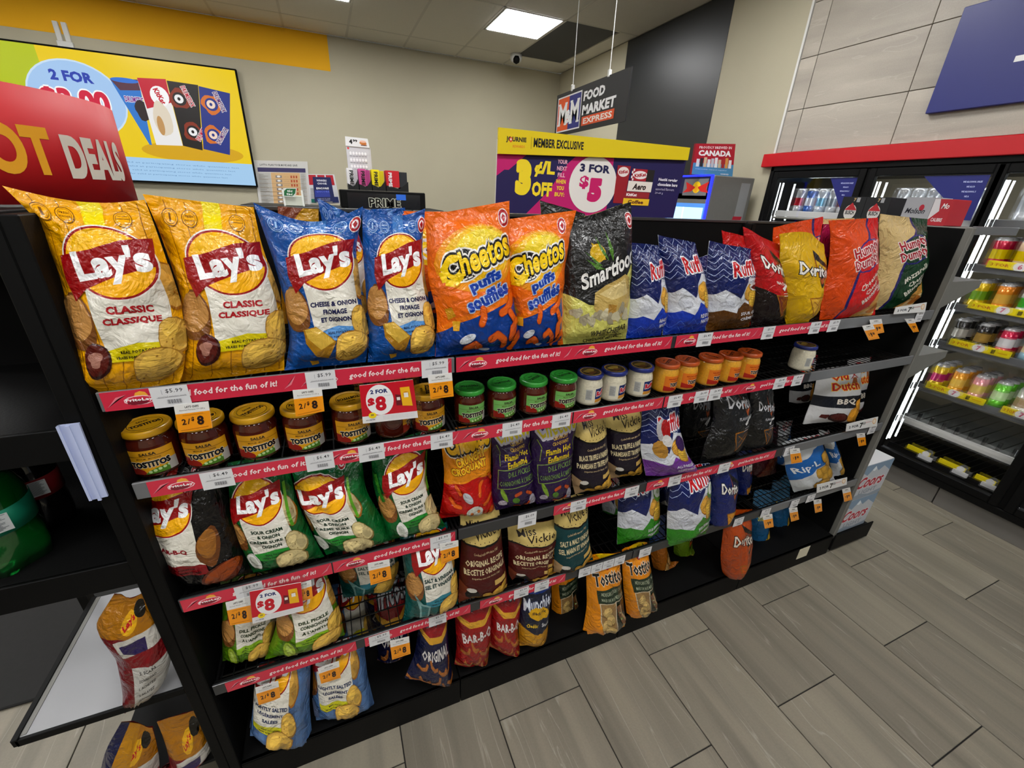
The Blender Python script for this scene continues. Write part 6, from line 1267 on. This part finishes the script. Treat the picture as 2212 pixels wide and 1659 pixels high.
bag('dororange', 1.15, 3, .06, [(1496, 1130), (1500, 1190)], [(1558, 1116), (1552, 1178)], Z5 + .02, 'orange bag in deep shade behind the bottom shelf bags', g5, 0)
bag('dororange', .95, 4, .085, [(1566, 1110), (1556, 1201), (1560, 1238), (1576, 1250)], [(1622, 1098), (1620, 1190), (1606, 1224), (1580, 1250)], Z5, 'dark orange tortilla chip bag with pointed bottom at the lowest shelf', g5, 1, over=True)
bag('snackblue', 1.0, 3, .06, [(1624, 1105), (1622, 1160), (1624, 1200)], [(1662, 1095), (1657, 1170), (1664, 1220)], Z5, 'light blue snack bag at the bottom right, left one of the pair', g5, 1, over=True)
bag('snackblue', 1.04, 3, .06, [(1662, 1090), (1664, 1140), (1664, 1176)], [(1702, 1080), (1698, 1150), (1705, 1190)], Z5, 'light blue snack bag at the bottom right, right one of the pair', g5, 1, over=True)
# bags on the left end rack
gl = 'bags on the left end rack'
bag('back', .925, 2, .06, [(244, 1288), (202, 1352), (250, 1420), (262, 1480), (270, 1540)], [(312, 1286), (345, 1343), (372, 1411), (358, 1470), (318, 1508)], .489, 'red, gold and white bag seen from behind on the grey shelf at the left', gl, 2, over=True, ext=.01)
bag('backgold', .95, 2, .07, [(262, 1560), (228, 1620), (205, 1720), (200, 1800)], [(330, 1568), (345, 1640), (342, 1720), (330, 1800)], .171, 'gold and navy bag at the lower left corner, left one of the pair', gl, 1, ext=.01)
bag('back', .97, 2, .07, [(340, 1556), (361, 1620), (376, 1700), (380, 1780)], [(430, 1536), (460, 1610), (456, 1700), (446, 1780)], .171, 'gold and navy bag at the lower left corner, right one by the black post', gl, 1, ext=.01)

# ---------------------------------------------------------------- jars on the second shelf
def jar_art(kind):
    A = Art(100, 46)
    if kind in ('yellow', 'green'):
        A.rect(0, 0, 100, 46, '#d89a18' if kind == 'yellow' else '#6fae58').poly([(0, 0), (40, 0), (36, 8), (20, 16), (0, 18)], '#8a2218').poly([(36, 0), (100, 0), (100, 16), (80, 12), (58, 10), (44, 6)], '#4c7a28')
        for k in range(6): A.ell(46 + 9 * k, 4 + 1.6 * k, 3.6, 2.6, '#b8d090', 9)
        A.rect(82, 0, 100, 22, '#a8a49c').text('SALSA', 50, 39, w=30, h=5.4, c='#2a1c08', bold=.04).text('MEDIUM · MOYENNE' if kind == 'yellow' else 'MILD · DOUCE', 50, 30.5, w=44, h=3, c='#4a3008', bold=.01).line([(4, 34.6), (96, 35)], .6, '#4a3008')
        A.text('TOSTITOS', 50, 19.5, w=74, h=12, c='#141210', bold=.08, rot=2, outline=((.05, '#e8dcc4'),))
    elif kind == 'navy':
        A.rect(0, 0, 100, 46, '#d8d2bc').poly([(34, 12), (100, 12), (100, 44), (34, 42)], '#1c2a62').text('Ruffles', 66, 29, w=54, h=15, c='#b81c30', bold=.08, rot=5, outline=((.06, '#e4e0e4'),)).poly([(34, 2), (92, 4), (96, 12), (36, 12)], '#c88a34').ell(90, 14, 8, 8, '#d8b45c').rect(0, 10, 22, 40, '#a8a8a4')
        for k in range(8): A.rect(2, 14 + 3 * k, 20 - 5 * abs(math.sin(k)), 15 + 3 * k, '#74746e')
    else:
        A.rect(0, 0, 100, 46, '#d8701c').poly([(0, 0), (60, 0), (40, 10), (0, 16)], '#a8281c').text('NACHO CHEESE', 46, 37, w=60, h=4.4, c='#9a2c10', bold=.05).text('FROMAGE', 46, 30, w=44, h=3, c='#9a2c10', bold=.03).text('TOSTITOS', 58, 19, w=70, h=12, c='#141210', bold=.08, outline=((.05, '#e8dcc4'),))
    return A
JK = {'yellow': ('#4a1408', '#d8a010', 'SALSA', '#2a1c08'), 'green': ('#4a1408', '#2f9a34', 'SALSA', '#143a14'), 'navy': ('#cfc8b0', '#1c2a78', '', '#c8a040'), 'orange': ('#d89a28', '#c4521a', 'QUESO', '#4a1808')}
_jar = {}
JR, JH = .0445, .112
JS = {'yellow': .95, 'green': .88, 'navy': .87, 'orange': .87}
def make_jar(kind, yaw, rot):
    body, lid, word, ink = JK[kind]
    key = (kind,)
    if key not in _jar:
        b = MB().col(body); b.lathe((0, 0, 0), [(JR * .82, 0), (JR * .97, .004), (JR, .012), (JR, JH * .62), (JR * .97, JH * .70), (JR * .9, JH * .78), (JR * .86, JH * .84)], 32)
        l = MB().col(lid); l.lathe((0, 0, JH * .83), [(JR * .95, 0), (JR * 1.0, .003), (JR * 1.0, .009), (JR * .98, .013), (JR * .94, .0155), (JR * .86, .0145), (JR * .6, .0135)], 32)
        T, C, L = split(*jar_art(kind).arrays(), [(1, 0, k / 24) for k in range(1, 24)])
        T, C, L = clip01(T, C, L)
        span = 2.1; t = (T[..., 0] - .5) * span - math.pi / 2; rr = JR * 1.006 + .00005 * L[:, None]
        P = np.stack([rr * np.cos(t), rr * np.sin(t), JH * .10 + JH * .50 * T[..., 1]], -1)
        nrm = np.stack([np.cos(t), np.sin(t), 0 * t], -1)
        fn = np.cross(P[:, 1] - P[:, 0], P[:, 2] - P[:, 0]); fl = (fn * nrm.mean(1)).sum(1) < 0; P[fl] = P[fl][:, ::-1]; nrm[fl] = nrm[fl][:, ::-1]
        A = Art(100, 100)
        A.ell(50, 50, 40, 40, lid if kind != 'navy' else '#c8a048', 28)
        if kind == 'navy': A.ell(50, 50, 36, 36, '#5c4a2c').ell(50, 58, 26, 14, '#a88c3c', wob=.08).ell(46, 38, 20, 10, '#7c5430', wob=.1)
        else: A.ring(50, 50, 34, ink, lid, 1.2).text('TOSTITOS', 50, 48, w=60, h=14, c=ink, bold=.07, outline=((.03, lid),)).text(word, 50, 66, w=24, h=7, c=ink, bold=.03)
        T2, C2, L2 = A.arrays(); P2 = np.concatenate([(T2 - .5) * JR * 2, (JH * .83 + .0147 + .00006 * L2[:, None, None]) * np.ones(T2.shape[:2] + (1,))], -1)
        fn = np.cross(P2[:, 1] - P2[:, 0], P2[:, 2] - P2[:, 0])[:, 2] < 0; P2[fn] = P2[fn][:, ::-1]
        _jar[key] = (b.mesh('jar_body', 'jar_glass'), l.mesh('lid', 'lid_metal'), trimesh('label', P, C, nrm, 'gloss_print', np.zeros(3)), trimesh('lid_print', P2, C2, None, 'gloss_print', np.zeros(3)))
    return _jar[key]
ZJ = DZ[2] + .0005
jars = [('yellow', 313, 905, .14, .5, 'yellow-lid salsa jar, leftmost on the second shelf'), ('yellow', 431, 893, .2, .1, 'yellow-lid salsa jar behind the large orange two for 8 tag'), ('yellow', 544, 881, .3, .7, 'yellow-lid salsa jar, third from the left'), ('yellow', 649, 872, .12, -.2, 'yellow-lid salsa jar, fourth from the left under an orange tag'),
        ('yellow', 753, 860, .2, 3.3, 'yellow-lid salsa jar left of the red offer card'), ('yellow', 842, 850, 2.6, 0., 'salsa jar turned around behind the red offer card'), ('yellow', 922, 842, .1, 1.4, 'yellow-lid salsa jar, last before the green lids'),
        ('green', 1014, 832, 0, 3.0, 'green-lid salsa jar, leftmost of four'), ('green', 1084, 825, .25, 0., 'green-lid salsa jar, second of four'), ('green', 1153, 817, .3, .35, 'green-lid salsa jar, third of four'), ('green', 1218, 810, .08, .2, 'green-lid salsa jar, rightmost of four'),
        ('navy', 1276, 803, .5, 0., 'blue-lid cream dip jar, leftmost of three'), ('navy', 1328, 792, .4, 0., 'blue-lid cream dip jar, middle of three'), ('navy', 1386, 786, .1, 0., 'blue-lid cream dip jar, rightmost of three'),
        ('orange', 1443, 780, .5, .3, 'orange-lid cheese dip jar, first of five'), ('orange', 1485, 774, .25, .4, 'orange-lid cheese dip jar, second of five'), ('orange', 1537, 769, .5, 1.6, 'orange-lid cheese dip jar, third of five'), ('orange', 1580, 764, .6, .2, 'orange-lid cheese dip jar, fourth of five'), ('orange', 1621, 759, .15, .3, 'orange-lid cheese dip jar, last of five'),
        ('navy', 1742, 744, .7, 0., 'blue-lid cream dip jar standing alone on the right')]
gj = {'yellow': 'yellow-lid jars', 'green': 'green-lid jars', 'navy': 'blue-lid jars', 'orange': 'orange-lid jars'}
px_ = []
for kind, x, y, yaw, rot, lab in jars:
    sc_ = JS[kind]; p = PZ((x, y), ZJ + JH * .95 * sc_); p[1] = min(max(p[1], .928), .945)
    p[0] = xat(x, p[1], ZJ + JH * .95 * sc_)
    if px_ and p[0] - px_[-1][0] < (sc_ + px_[-1][2]) * JR * 1.01: p[0] = px_[-1][0] + (sc_ + px_[-1][2]) * JR * 1.01
    px_.append((p[0], p[1], sc_))
    me = make_jar(kind, yaw, rot)
    r = root('dip_jar', (p[0], p[1], ZJ), lab, 'jar', gj[kind]); r.rotation_euler.z = yaw * .6; r.scale = (sc_, sc_, sc_)
    for nm, m_ in zip(('jar_body', 'lid', 'label'), me[:3]): link(nm, m_, r)
    lp = link('lid_print', me[3], r); lp.rotation_euler.z = rot
